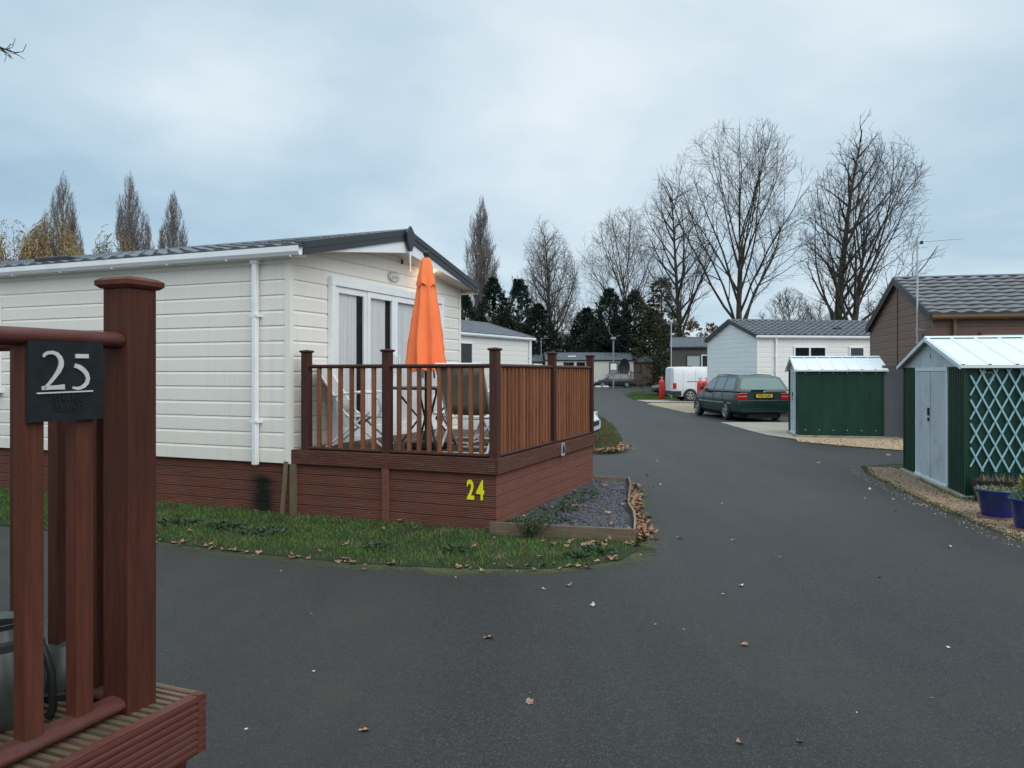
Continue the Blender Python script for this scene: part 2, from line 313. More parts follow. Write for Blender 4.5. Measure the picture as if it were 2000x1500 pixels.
# ------------------------------------------------------------------ object helpers
def tag(o, label=None, cat=None, group=None, kind=None):
    if label: o['label'] = label
    if cat: o['category'] = cat
    if group: o['group'] = group
    if kind: o['kind'] = kind
    return o
def thing(name, label, cat, loc=(0, 0, 0), rz=0.0, group=None):
    o = bpy.data.objects.new(name, None); COL.objects.link(o); o.location = loc; o.rotation_euler = (0, 0, rz)
    o.empty_display_size = 0.2
    return tag(o, label, cat, group)
def copy_tree(o, parent=None):
    c = o.copy(); COL.objects.link(c)
    if parent: c.parent = parent
    for ch in list(o.children): copy_tree(ch, c)
    return c
class MB:
    def __init__(s): s.v = []; s.f = []
    def quad(s, a, b, c, d):
        n = len(s.v); s.v += [a, b, c, d]; s.f.append((n, n+1, n+2, n+3)); return s
    def poly(s, pts):
        n = len(s.v); s.v += [tuple(p) for p in pts]; s.f.append(tuple(range(n, n+len(pts)))); return s
    def box(s, x0, y0, z0, x1, y1, z1):
        if x0 > x1: x0, x1 = x1, x0
        if y0 > y1: y0, y1 = y1, y0
        if z0 > z1: z0, z1 = z1, z0
        n = len(s.v)
        s.v += [(x0, y0, z0), (x1, y0, z0), (x1, y1, z0), (x0, y1, z0), (x0, y0, z1), (x1, y0, z1), (x1, y1, z1), (x0, y1, z1)]
        s.f += [tuple(n+i for i in q) for q in ((0, 3, 2, 1), (4, 5, 6, 7), (0, 1, 5, 4), (1, 2, 6, 5), (2, 3, 7, 6), (3, 0, 4, 7))]; return s
    def bar(s, p, q, w, h, up=(0, 0, 1)):
        """rectangular bar from p to q, w across, h along up"""
        p, q = Vector(p), Vector(q); d = (q-p).normalized(); u = Vector(up); a = d.cross(u)
        if a.length < 1e-5: a = d.cross(Vector((1, 0, 0)))
        a.normalize(); u = a.cross(d).normalized(); a *= w/2; u *= h/2
        n = len(s.v)
        for c in (p, q): s.v += [tuple(c-a-u), tuple(c+a-u), tuple(c+a+u), tuple(c-a+u)]
        s.f += [tuple(n+i for i in k) for k in ((0, 3, 2, 1), (4, 5, 6, 7), (0, 1, 5, 4), (1, 2, 6, 5), (2, 3, 7, 6), (3, 0, 4, 7))]; return s
    def prism(s, pts, vec):
        n = len(s.v); k = len(pts); vec = Vector(vec)
        s.v += [tuple(p) for p in pts] + [tuple(Vector(p)+vec) for p in pts]
        s.f.append(tuple(range(n+k-1, n-1, -1))); s.f.append(tuple(range(n+k, n+2*k)))
        for i in range(k):
            j = (i+1) % k; s.f.append((n+i, n+j, n+k+j, n+k+i))
        return s
    def tube(s, pts, r, n=8, cap=True, sx=1.0):
        pts = [Vector(p) for p in pts]; m = len(pts); rr = r if isinstance(r, (list, tuple)) else [r]*m
        base = len(s.v); ref = None
        for i, p in enumerate(pts):
            d = (pts[min(i+1, m-1)]-pts[max(i-1, 0)]).normalized()
            if ref is None:
                ref = Vector((0, 0, 1)) if abs(d.z) < 0.9 else Vector((1, 0, 0))
            a = d.cross(ref) if i == 0 else pa-d*pa.dot(d)
            if a.length < 1e-4: a = d.cross(Vector((0.3, 1, 0.2)))
            a.normalize(); b = a.cross(d).normalized(); pa = a
            for k in range(n):
                t = 2*math.pi*k/n; w = a*(math.cos(t)*rr[i]*sx)+b*(math.sin(t)*rr[i]); s.v.append((p.x+w.x, p.y+w.y, p.z+w.z))
        for i in range(m-1):
            for k in range(n):
                k2 = (k+1) % n; s.f.append((base+i*n+k, base+i*n+k2, base+(i+1)*n+k2, base+(i+1)*n+k))
        if cap:
            s.f.append(tuple(base+k for k in range(n-1, -1, -1))); s.f.append(tuple(base+(m-1)*n+k for k in range(n)))
        return s
    def lathe(s, prof, n=20, c=(0, 0, 0), axis='z'):
        base = len(s.v); m = len(prof)
        for r, z in prof:
            for k in range(n):
                t = 2*math.pi*k/n; x, y = r*math.cos(t), r*math.sin(t)
                s.v.append((c[0]+x, c[1]+y, c[2]+z) if axis == 'z' else (c[0]+x, c[1]+z, c[2]+y) if axis == 'y' else (c[0]+z, c[1]+x, c[2]+y))
        for i in range(m-1):
            for k in range(n):
                k2 = (k+1) % n; s.f.append((base+i*n+k, base+i*n+k2, base+(i+1)*n+k2, base+(i+1)*n+k))
        return s
    def build(s, name, m, parent=None, smooth=False, bevel=0.0, angle=40, solid=0.0):
        me = bpy.data.meshes.new(name); me.from_pydata(s.v, [], s.f); me.update()
        if m: me.materials.append(m)
        o = bpy.data.objects.new(name, me); COL.objects.link(o)
        if parent: o.parent = parent
        if smooth:
            me.polygons.foreach_set('use_smooth', [True]*len(me.polygons))
            if angle < 180: me.set_sharp_from_angle(angle=R(angle))
        if solid:
            md = o.modifiers.new('solid', 'SOLIDIFY'); md.thickness = solid; md.offset = 0
        if bevel:
            md = o.modifiers.new('bevel', 'BEVEL'); md.width = bevel; md.segments = 2; md.limit_method = 'ANGLE'
        return o
def sheet(name, pts, z, m, kind='structure'):
    b = MB(); b.poly([(x, y, z) for x, y in pts]); o = b.build(name, m)
    if o.data.polygons[0].normal.z < 0: o.data.flip_normals()
    return tag(o, kind=kind)
def text_mesh(body, size, ext=0.002, off=0.0, sx=1.0, align='CENTER'):
    cu = bpy.data.curves.new('lettering', 'FONT'); cu.body = body; cu.size = size; cu.extrude = ext; cu.offset = off
    cu.align_x = align; cu.align_y = 'CENTER'; cu.resolution_u = 4
    o = bpy.data.objects.new('lettering', cu); COL.objects.link(o); bpy.context.view_layer.update()
    me = bpy.data.meshes.new_from_object(o.evaluated_get(bpy.context.evaluated_depsgraph_get()))
    bpy.data.objects.remove(o); bpy.data.curves.remove(cu)
    if sx != 1.0:
        for v in me.vertices: v.co.x *= sx
    return me
def place_text(name, me, m, parent, origin, dx, dz):
    """lettering lying in the plane of dx (reading direction) and dz (up)"""
    dx, dz = Vector(dx).normalized(), Vector(dz).normalized(); nrm = dx.cross(dz)
    mt = Matrix(((dx.x, dz.x, nrm.x, origin[0]), (dx.y, dz.y, nrm.y, origin[1]), (dx.z, dz.z, nrm.z, origin[2]), (0, 0, 0, 1)))
    me.transform(mt); me.materials.clear(); me.materials.append(m); me.name = name
    o = bpy.data.objects.new(name, me); COL.objects.link(o); o.parent = parent; return o
def ribbon(mb, pts, ws, o, dx, dz, depth):
    """flat stroke with changing width in the plane (dx, dz) through o, raised by depth"""
    dx, dz = Vector(dx), Vector(dz); nr = dx.cross(dz).normalized(); o = Vector(o); k = len(pts); L, Rr = [], []
    for i in range(k):
        a = Vector(pts[max(i-1, 0)]); b = Vector(pts[min(i+1, k-1)]); d = (b-a).normalized(); nn = Vector((-d.y, d.x))
        p = Vector(pts[i]); L.append(p+nn*ws[i]/2); Rr.append(p-nn*ws[i]/2)
    out = L+Rr[::-1]; n = len(mb.v)
    top = [o+dx*p.x+dz*p.y+nr*depth for p in out]; bot = [o+dx*p.x+dz*p.y for p in out]
    mb.v += [tuple(p) for p in top]+[tuple(p) for p in bot]; m2 = len(out)
    for i in range(k-1):
        mb.f.append((n+i+1, n+i, n+m2-1-i, n+m2-2-i))
    for i in range(m2):
        j = (i+1) % m2; mb.f.append((n+i, n+j, n+m2+j, n+m2+i))
def at(px, Y): return (px-1000)/1500*Y
def zat(py, Y): return 1.6-(py-727)/1500*Y

# wall claddings -----------------------------------------------------------------------------------
def siding(mb, o, d, n, xr, z0, z1, h, depth=0.014, lip=0.035):
    """horizontal boards: each is a flat face, a bevel at its top and a shadowed underside"""
    z = z0
    def P(t, z, q): return (o[0]+d[0]*t+n[0]*q, o[1]+d[1]*t+n[1]*q, z)
    while z < z1-1e-4:
        zt = min(z+h, z1); prof = [(0, z), (depth, z), (depth, max(z, zt-lip)), (0, zt)]
        for (q0, za), (q1, zb) in zip(prof, prof[1:]):
            a0, b0 = xr(za); a1, b1 = xr(zb)
            if b0-a0 < 0.01 and b1-a1 < 0.01: continue
            mb.quad(P(a0, za, q0), P(b0, za, q0), P(b1, zb, q1), P(a1, zb, q1))
        z = zt
def ribbed(mb, o, d, n, a, b, z0, z1, pitch=0.018, depth=0.006):
    """horizontal decking ribs"""
    def P(t, z, q): return (o[0]+d[0]*t+n[0]*q, o[1]+d[1]*t+n[1]*q, z)
    k = max(1, int(round((z1-z0)/pitch))); p = (z1-z0)/k; prof = []
    for i in range(k):
        z = z0+i*p; prof += [(-depth, z), (0, z+p*0.22), (0, z+p*0.72), (-depth, z+p*0.95)]
    for (q0, za), (q1, zb) in zip(prof, prof[1:]): mb.quad(P(a, za, q0), P(b, za, q0), P(b, zb, q1), P(a, zb, q1))
def corrugated(mb, o, d, n, a, b, z0, zf, period=0.09, rib=0.5, depth=0.014):
    """vertical ribs; zf(t) is the top edge"""
    def P(t, z, q): return (o[0]+d[0]*t+n[0]*q, o[1]+d[1]*t+n[1]*q, z)
    t = a; prof = []
    e = min(period*0.12, 0.012)
    while t < b-1e-4:
        w = period*rib; prof += [(t, 0), (min(b, t+e), depth), (min(b, t+w-e), depth), (min(b, t+w), 0), (min(b, t+period), 0)]; t += period
    for (ta, qa), (tb, qb) in zip(prof, prof[1:]):
        if tb-ta < 1e-5: continue
        mb.quad(P(ta, z0, qa), P(tb, z0, qb), P(tb, zf(tb), qb), P(ta, zf(ta), qa))
def tiled(mb, xa, xb, p0, p1, row=0.24, wave=0.24, amp=0.014, step=0.022, res=8, scal=0.035):
    """pressed tile roof slope between eave p0=(y,z) and ridge p1=(y,z), running along x"""
    y0, z0 = p0; y1, z1 = p1; L = math.hypot(y1-y0, z1-z0); dy, dz = (y1-y0)/L, (z1-z0)/L
    ny, nz = -dz, dy
    if nz < 0: ny, nz = -ny, -nz
    nc = max(2, int(abs(xb-xa)/wave*res)); nr = max(1, int(round(L/row))); rw = L/nr
    for r in range(nr):
        base = len(mb.v)
        for k, (fs, hh) in enumerate(((0.0, 0.0), (0.0, step), (1.0, 0.004))):
            for i in range(nc+1):
                x = xa+(xb-xa)*i/nc; w = math.sin(2*math.pi*(x-xa)/wave+ (0.0))
                s = (r+fs)*rw - (scal*0.5*(1+w) if k < 2 and r > 0 else 0) + (0.02 if k == 2 else 0)
                q = hh+amp*(1+w)*(1 if k else 0.0)
                mb.v.append((x, y0+dy*s+ny*q, z0+dz*s+nz*q))
        c = nc+1
        for k in range(2):
            for i in range(nc): mb.f.append((base+k*c+i, base+k*c+i+1, base+(k+1)*c+i+1, base+(k+1)*c+i))

def window(parent, o, d, n, a, b, z0, z1, frame_m, pane_m, bars=(), fw=0.055, proud=0.045, opener=False, base=0.016, name='window'):
    """framed window on a wall: t from a to b along d from o, outward n"""
    def bx(mb, t0, t1, za, zb, q0, q1):
        pts = [(o[0]+d[0]*t+n[0]*q, o[1]+d[1]*t+n[1]*q) for t, q in ((t0, q0), (t1, q0), (t1, q1), (t0, q1))]
        mb.prism([(x, y, za) for x, y in pts], (0, 0, zb-za))
    f = MB()
    bx(f, a, b, z0, z0+fw, base, base+proud); bx(f, a, b, z1-fw, z1, base, base+proud)
    bx(f, a, a+fw, z0+fw, z1-fw, base, base+proud-0.002); bx(f, b-fw, b, z0+fw, z1-fw, base, base+proud-0.002)
    for t in bars: bx(f, t-fw*0.6, t+fw*0.6, z0+fw, z1-fw, base, base+proud-0.004)
    w = f.build(name, frame_m, parent, bevel=0.004)
    s = MB(); bx(s, a-0.03, b+0.03, z0-0.03, z0-0.002, base, base+proud+0.03); s.build('sill', frame_m, w)
    edges = [a+fw]+[x for t in bars for x in (t-fw*0.6, t+fw*0.6)]+[b-fw]
    for i in range(0, len(edges), 2):
        p = MB(); pm = pane_m[i//2 % len(pane_m)] if isinstance(pane_m, (list, tuple)) else pane_m
        bx(p, edges[i], edges[i+1], z0+fw, z1-fw, base+0.002, base+0.014); p.build('pane', pm, w)
    return w

def home(name, label, loc, rz, x0, x1, W, zs, ze, zr, wallm, roofm, trimm, gutm, og=0.12, oe=0.10, gable_m=None, board=0.19,
         barge_h=0.16, skirt_m=None, row=0.24, wave=0.24, corner_m=None, res=6, downpipes=(), pipe_m=None, cat='caravan', detail=True, amp=0.014, step=0.022, pipe_bot=None, gut=True, group=None, scal=0.035):
    """single-storey park home in its own frame: x0..x1 long, 0..W across, wall from zs to eave ze, ridge zr"""
    t = thing(name, label, cat, loc, rz, group)
    gm = gable_m or wallm; sl = (zr-ze)/(W/2)
    for y, ny, nm in ((0, -1, wallm), (W, 1, wallm)):
        b = MB(); siding(b, (0, y), (1, 0), (0, ny), lambda z: (x0, x1), zs, ze, board); b.build('wall', nm, t)
    def gx(z):
        if z <= ze: return (0.0, W)
        k = min((z-ze)/(zr-ze), 1.0)*W/2; return (k, W-k)
    for x, nx in ((x0, -1), (x1, 1)):
        b = MB(); siding(b, (x, 0), (0, 1), (nx, 0), gx, zs, zr-0.02, board); b.build('gable_wall', gm, t)
    for x, nx in ((x0, -1), (x1, 1)):
        for y, ny in ((0, -1), (W, 1)):
            c = MB(); c.box(x-nx*0.05, y+ny*0.017, zs-0.004, x+nx*0.022, y+ny*0.023, ze+0.002); c.box(x+nx*0.016, y-ny*0.05, zs-0.003, x+nx*0.021, y+ny*0.016, ze+0.001); c.build('corner_trim', corner_m or wallm, t)
    if skirt_m:
        for y, ny in ((0.03, -1), (W-0.03, 1)):
            b = MB(); k = max(1, int(round(zs/0.115))); h = zs/k
            for i in range(k): ribbed(b, (0, y), (1, 0), (0, ny), x0+0.03, x1-0.03, i*h+0.004, (i+1)*h-0.004, 0.019, 0.005)
            b.quad((x0+.03, y-ny*0.012, 0), (x1-.03, y-ny*0.012, 0), (x1-.03, y-ny*0.012, zs), (x0+.03, y-ny*0.012, zs)); b.build('skirting', skirt_m, t)
        for x, nx in ((x0+0.03, -1), (x1-0.03, 1)):
            b = MB(); ribbed(b, (x, 0), (0, 1), (nx, 0), 0.03, W-0.03, 0, zs, 0.02, 0.005); b.build('skirting', skirt_m, t)
    ra, rb = x0-og, x1+og
    b = MB(); th = 0.035
    ey, ez = -oe, ze-oe*sl+th
    tiled(b, ra, rb, (ey, ez), (W/2, zr+th), row, wave, amp, step, res, scal); tiled(b, ra, rb, (W+oe, ez), (W/2, zr+th), row, wave, amp, step, max(2, res//2), scal)
    b.quad((ra, ey, ez-0.012), (rb, ey, ez-0.012), (rb, W/2, zr+th-0.012), (ra, W/2, zr+th-0.012)); b.quad((ra, W+oe, ez-0.012), (rb, W+oe, ez-0.012), (rb, W/2, zr+th-0.012), (ra, W/2, zr+th-0.012))
    roof = b.build('roof', roofm, t, smooth=True, angle=50)
    b = MB(); b.prism([(ra, W/2-0.11, zr+th+0.012), (ra, W/2, zr+th+0.062), (ra, W/2+0.11, zr+th+0.012), (ra, W/2, zr+th+0.03)], (rb-ra, 0, 0)); b.build('ridge_cap', trimm, roof)
    for x, nx in ((ra, -1), (rb, 1)):
        b = MB()
        for s_, yb in ((1, -oe), (-1, W+oe)):
            for (u0, u1, q) in ((0.05, 0.05-barge_h*0.52, 0.028), (0.05-barge_h*0.54, 0.05-barge_h, 0.02)):
                b.prism([(x, yb, ez+u0), (x, W/2, zr+th+u0), (x, W/2, zr+th+u1), (x, yb, ez+u1)], (nx*q, 0, 0))
            b.prism([(x-nx*0.10, yb, ez+0.05), (x-nx*0.10, W/2, zr+th+0.05), (x-nx*0.10, W/2, zr+th+0.03), (x-nx*0.10, yb, ez+0.03)], (nx*0.10, 0, 0))
        b.build('barge_board', trimm, t)
    if gut:
        for y, ny in ((-oe, -1), (W+oe, 1)):
            b = MB(); pr = [(0, 0.0), (0.0, -0.075), (0.03, -0.10), (0.075, -0.10), (0.10, -0.06), (0.10, 0.0), (0.09, 0.0), (0.088, -0.055), (0.07, -0.088), (0.034, -0.088), (0.012, -0.07), (0.012, 0)]
            b.prism([(ra+0.01, y+ny*(q-0.03), ez-0.004+zz) for q, zz in pr], (rb-ra-0.02, 0, 0)); g = b.build('gutter', gutm, t)
            if ny < 0:
                k = MB(); k.box(0, y+0.02, ez-0.118, 0.022, y-0.05, ez-0.106); k0 = k.build('gutter_bracket', gutm, g); x = ra+0.6; k0.location.x = x
                while x+0.9 < rb: x += 0.9; k1 = k0.copy(); COL.objects.link(k1); k1.parent = g; k1.location.x = x
        for y, ny in ((0, -1), (W, 1)): b = MB(); b.box(ra+0.03, y+ny*0.015, ez-0.11, rb-0.03, y+ny*(oe), ez-0.095); b.build('soffit', gutm, t)
    for x in downpipes:
        b = MB(); zb = pipe_bot if pipe_bot is not None else zs
        b.box(x-0.032, -0.105, zb, x+0.032, -0.04, ez-0.09); b.box(x-0.05, -0.115, ez-0.16, x+0.05, -0.03, ez-0.098); p = b.build('downpipe', pipe_m or gutm, t, bevel=0.012)
        for zz in (zs+0.45, (zs+ze)/2+0.45): k = MB(); k.box(x-0.055, -0.108, zz, x+0.055, -0.012, zz+0.03); k.build('pipe_clip', pipe_m or gutm, p)
    return t, dict(ez=ez, ra=ra, rb=rb, th=th)

# ------------------------------------------------------------------ the ground
sheet('ground', [(-400, -60), (400, -60), (400, 900), (-400, 900)], 0.0, M['ground'])
sheet('road', [(-16, -10), (5.2, -10), (4.66, 2), (4.7, 5), (4.80, 7.16), (4.98, 8.8), (5.22, 10.3), (5.56, 12.0), (5.9, 12.9), (6.6, 13.35), (16, 11.2), (16, 13.5), (7.9, 15.5), (7.1, 16.5), (6.6, 17.4),
               (6.42, 19.0), (6.45, 21), (6.6, 24.5), (9.8, 24.6), (9.8, 30.0), (6.95, 29.8), (6.82, 38), (7.0, 44), (7.4, 50), (8.4, 58), (11, 66), (16, 70), (40, 74), (40, 83.6), (-20, 83.6), (-20, 74), (5.2, 71.5), (4.9, 60), (4.1, 42), (3.1, 25.8), (2.2, 26.2), (-16, 32)], 0.006, M['asphalt'])
sheet('concrete_drive', [(6.62, 24.45), (6.47, 21), (6.46, 19.4), (6.75, 18.45), (9.4, 17.9), (9.6, 24.4)], 0.012, M['concrete'])
sheet('gravel_apron', [(6.75, 38.5), (6.9, 30.2), (9.4, 30.4), (9.4, 39.5), (7.3, 40)], 0.012, M['pale_gravel'])
sheet('concrete_pad', [(7.1, 44.2), (7.2, 41.0), (14, 39.8), (14, 44)], 0.014, M['concrete'])
sheet('verge_soil', [(7.1, 44.6), (7.6, 51), (8.9, 57), (13, 58), (13, 44.4)], 0.013, M['lawn'])
sheet('far_verge_soil', [(9, 60), (12, 67), (20, 70), (20, 62)], 0.013, M['lawn'])
VERGE = [(1.55, 14.9), (2.02, 15.0), (2.34, 16.4), (2.62, 18.2), (2.95, 22), (3.12, 25.8), (2.7, 26), (2.45, 22), (2.0, 18.4), (1.6, 16.6)]
sheet('kerb_verge_soil', VERGE, 0.012, M['lawn'])
LAWN = [(-9.5, 9.7), (-6.5, 8.45), (-4.4, 7.62), (-3.31, 7.2), (-2.7, 6.93), (-2.2, 6.72), (-1.6, 6.5), (-1.185, 6.37), (-.5, 6.24), (.25, 6.21), (.62, 6.3), (.93, 6.52), (1.12, 6.85), (1.22, 7.22), (-.1, 7.5), (-.14, 7.7), (-2.5, 8.66), (-9.0, 11.35)]
sheet('lawn_soil', LAWN, 0.012, M['lawn'])
GR1 = [(4.70, 5.0), (4.80, 7.1), (4.98, 8.8), (5.22, 10.3), (5.56, 12.0), (5.9, 12.85), (6.35, 12.75), (6.1, 11.6), (5.64, 9.45), (7.6, 8.9), (7.6, 5.0)]
sheet('gravel_strip_bed', GR1, 0.012, M['gravel_bed'])
GR2 = [(6.55, 17.55), (7.1, 16.6), (7.9, 15.6), (11, 14.9), (11, 17.9), (8.9, 18.15), (6.75, 18.35)]
sheet('gravel_bed', GR2, 0.014, M['gravel_bed'])

def inside(p, poly):
    x, y = p; c = False; j = len(poly)-1
    for i in range(len(poly)):
        xi, yi = poly[i]; xj, yj = poly[j]
        if (yi > y) != (yj > y) and x < (xj-xi)*(y-yi)/(yj-yi)+xi: c = not c
        j = i
    return c
def sample(poly, n, rng):
    xs = [p[0] for p in poly]; ys = [p[1] for p in poly]; o = []
    while len(o) < n:
        p = (rng.uniform(min(xs), max(xs)), rng.uniform(min(ys), max(ys)))
        if inside(p, poly): o.append(p)
    return o
def edge_dist(p, poly):
    best = 9e9
    for i in range(len(poly)):
        a, b = Vector(poly[i]), Vector(poly[(i+1) % len(poly)]); ab = b-a; t = max(0, min(1, (Vector(p)-a).dot(ab)/ab.length_squared))
        best = min(best, (a+ab*t-Vector(p)).length)
    return best
def blades(name, poly, n, hmin, hmax, w, seed, m, z0=0.012, edge=0.0, lean=0.6):
    rng = random.Random(seed); b = MB()
    for (x, y) in sample(poly, n, rng):
        if n > 15000 and rng.random() < 0.75 and math.sin(x*3.3+2*math.sin(y*2.1))*math.sin(y*5.2+1.1*x)+0.5*math.sin(x*9.1-y*7.7) > 0.55: continue
        if edge:
            e_ = edge_dist((x, y), poly)
            if rng.random() > min(1.0, 0.12+e_/edge): continue
        cl = 0.5+0.5*math.sin(x*5.1+1.3*math.sin(y*4.3))*math.sin(y*6.7+x*1.9)
        h = rng.uniform(hmin, hmax)*(0.6+0.6*cl); a = rng.uniform(0, 6.283); ln = rng.uniform(0.1, lean)*h; a2 = rng.uniform(0, 6.283)
        dx, dy = math.cos(a)*w*0.5, math.sin(a)*w*0.5; lx, ly = math.cos(a2)*ln, math.sin(a2)*ln
        k = len(b.v)
        b.v += [(x-dx, y-dy, z0), (x+dx, y+dy, z0), (x+lx*0.45+dx*0.7, y+ly*0.45+dy*0.7, z0+h*0.6), (x+lx*0.45-dx*0.7, y+ly*0.45-dy*0.7, z0+h*0.6), (x+lx, y+ly, z0+h)]
        b.f += [(k, k+1, k+2, k+3), (k+3, k+2, k+4)]
    return tag(b.build(name, m), kind='stuff')
blades('lawn_grass', LAWN, 40000, 0.014, 0.05, 0.006, 1, M['grass'], edge=0.30, lean=0.9)
blades('dry_lawn_grass', LAWN, 20000, 0.012, 0.04, 0.006, 6, M['dull_grass'], edge=0.12, lean=1.1)
blades('verge_grass', VERGE, 7000, 0.03, 0.10, 0.012, 2, M['dull_grass'], edge=0.05)
blades('roadside_grass', [(7.1, 44.6), (7.6, 51), (8.9, 57), (13, 58), (13, 44.4)], 9000, 0.05, 0.10, 0.03, 3, M['grass'])
blades('gravel_edge_grass', [(4.74, 7.0), (4.94, 8.8), (5.2, 10.3), (5.52, 12.0), (5.85, 12.9), (6.0, 12.85), (5.62, 11.9), (5.3, 10.2), (5.06, 8.7), (4.92, 7.0)], 2600, 0.010, 0.035, 0.007, 4, M['dull_grass'])
blades('slab_edge_grass', [(5.52, 9.5), (5.98, 11.4), (6.15, 11.4), (5.68, 9.45)], 900, 0.02, 0.07, 0.006, 5, M['grass'])

def stones(name, poly, n, s0, s1, seed, m, z0=0.012, flat=0.6, heap=None):
    rng = random.Random(seed); b = MB()
    for (x, y) in sample(poly, n, rng):
        s = rng.uniform(s0, s1); a = rng.uniform(0, 6.283); ca, sa = math.cos(a), math.sin(a); k = len(b.v); z = z0+s*flat*0.45+(heap(x, y) if heap else 0)
        tx, ty = rng.uniform(-.35, .35), rng.uniform(-.35, .35)
        for (px, py, pz) in ((1, 0, 0), (0.1, .8, .15), (-.9, .1, 0), (0, -.75, -.1), (.1, 0, flat), (0, 0, -flat)):
            px *= s*rng.uniform(.7, 1.2); py *= s*rng.uniform(.7, 1.2); pz *= s*rng.uniform(.7, 1.1)
            b.v.append((x+px*ca-py*sa, y+px*sa+py*ca, z+pz+px*tx+py*ty))
        b.f += [(k+i, k+j, k+4) for i, j in ((0, 1), (1, 2), (2, 3), (3, 0))]+[(k+j, k+i, k+5) for i, j in ((0, 1), (1, 2), (2, 3), (3, 0))]
    return tag(b.build(name, m), kind='stuff')
stones('gravel', [(4.76, 6.2), (4.84, 7.1), (5.02, 8.8), (5.26, 10.3), (5.6, 12.0), (5.92, 12.8), (6.3, 12.75), (6.08, 11.6), (5.62, 9.4), (6.6, 9.1), (6.6, 6.2)], 13000, 0.009, 0.026, 7, M['stones'])
stones('spilled_gravel', [(4.45, 6.2), (4.55, 7.1), (4.75, 8.8), (5.0, 10.3), (5.35, 12.0), (5.7, 13.1), (5.92, 12.9), (5.6, 12.0), (5.26, 10.3), (5.0, 8.8), (4.84, 7.1), (4.78, 6.2)], 420, 0.004, 0.013, 13, M['stones'], 0.006)
stones('shed_gravel', GR2, 9000, 0.012, 0.034, 8, M['stones'], 0.014)

def moss_sheet(name, poly, core):
    """thin film with an 'edge' attribute: strong near the core line, fading away from it"""
    b = MB(); xs = [p[0] for p in poly]; ys = [p[1] for p in poly]; nx = ny = 26; vals = []
    for j in range(ny+1):
        for i in range(nx+1):
            p = (min(xs)+(max(xs)-min(xs))*i/nx, min(ys)+(max(ys)-min(ys))*j/ny); b.v.append((p[0], p[1], 0.0095))
            d = min((Vector(core[k])-Vector(p)).length if k == len(core)-1 else max(0, 0)+edge_seg(p, core[k], core[k+1]) for k in range(len(core)-1))
            v = max(0, 1-d/0.42)
            v *= min(1, min(p[0]-min(xs), max(xs)-p[0], p[1]-min(ys), max(ys)-p[1])/0.15)
            vals.append(v*1.05-0.12 if v > 0 else -1.0)
    for j in range(ny):
        for i in range(nx):
            k = j*(nx+1)+i; b.f.append((k, k+1, k+nx+2, k+nx+1))
    o = b.build(name, M['moss']); at_ = o.data.attributes.new('edge', 'FLOAT', 'POINT')
    at_.data.foreach_set('value', vals); return tag(o, kind='stuff')
def edge_seg(p, a, b):
    a, b, p = Vector(a), Vector(b), Vector(p); ab = b-a; t = max(0, min(1, (p-a).dot(ab)/ab.length_squared)); return (a+ab*t-p).length
moss_sheet('bed_side_moss', [(.9, 6.3), (2.4, 11.8)], [(1.22, 6.9), (1.45, 8.6), (1.72, 10.8)])
moss_sheet('lawn_edge_moss', [(-4.2, 5.6), (1.5, 7.9)], [(-3.9, 7.4), (-3.31, 7.15), (-2.2, 6.65), (-1.185, 6.3), (-.5, 6.17), (.25, 6.15), (.93, 6.45), (1.2, 6.9)])
moss_sheet('deck_foot_moss', [(-1.6, 1.6), (.2, 3.4)], [(-.9, 2.0), (-.62, 2.45)])

# ------------------------------------------------------------------ the plots on the left share one orientation
TH = math.atan2(-0.38, 0.925); XD = (0.925, -0.38); YD = (0.38, 0.925)
A24 = (-2.50, 8.63)

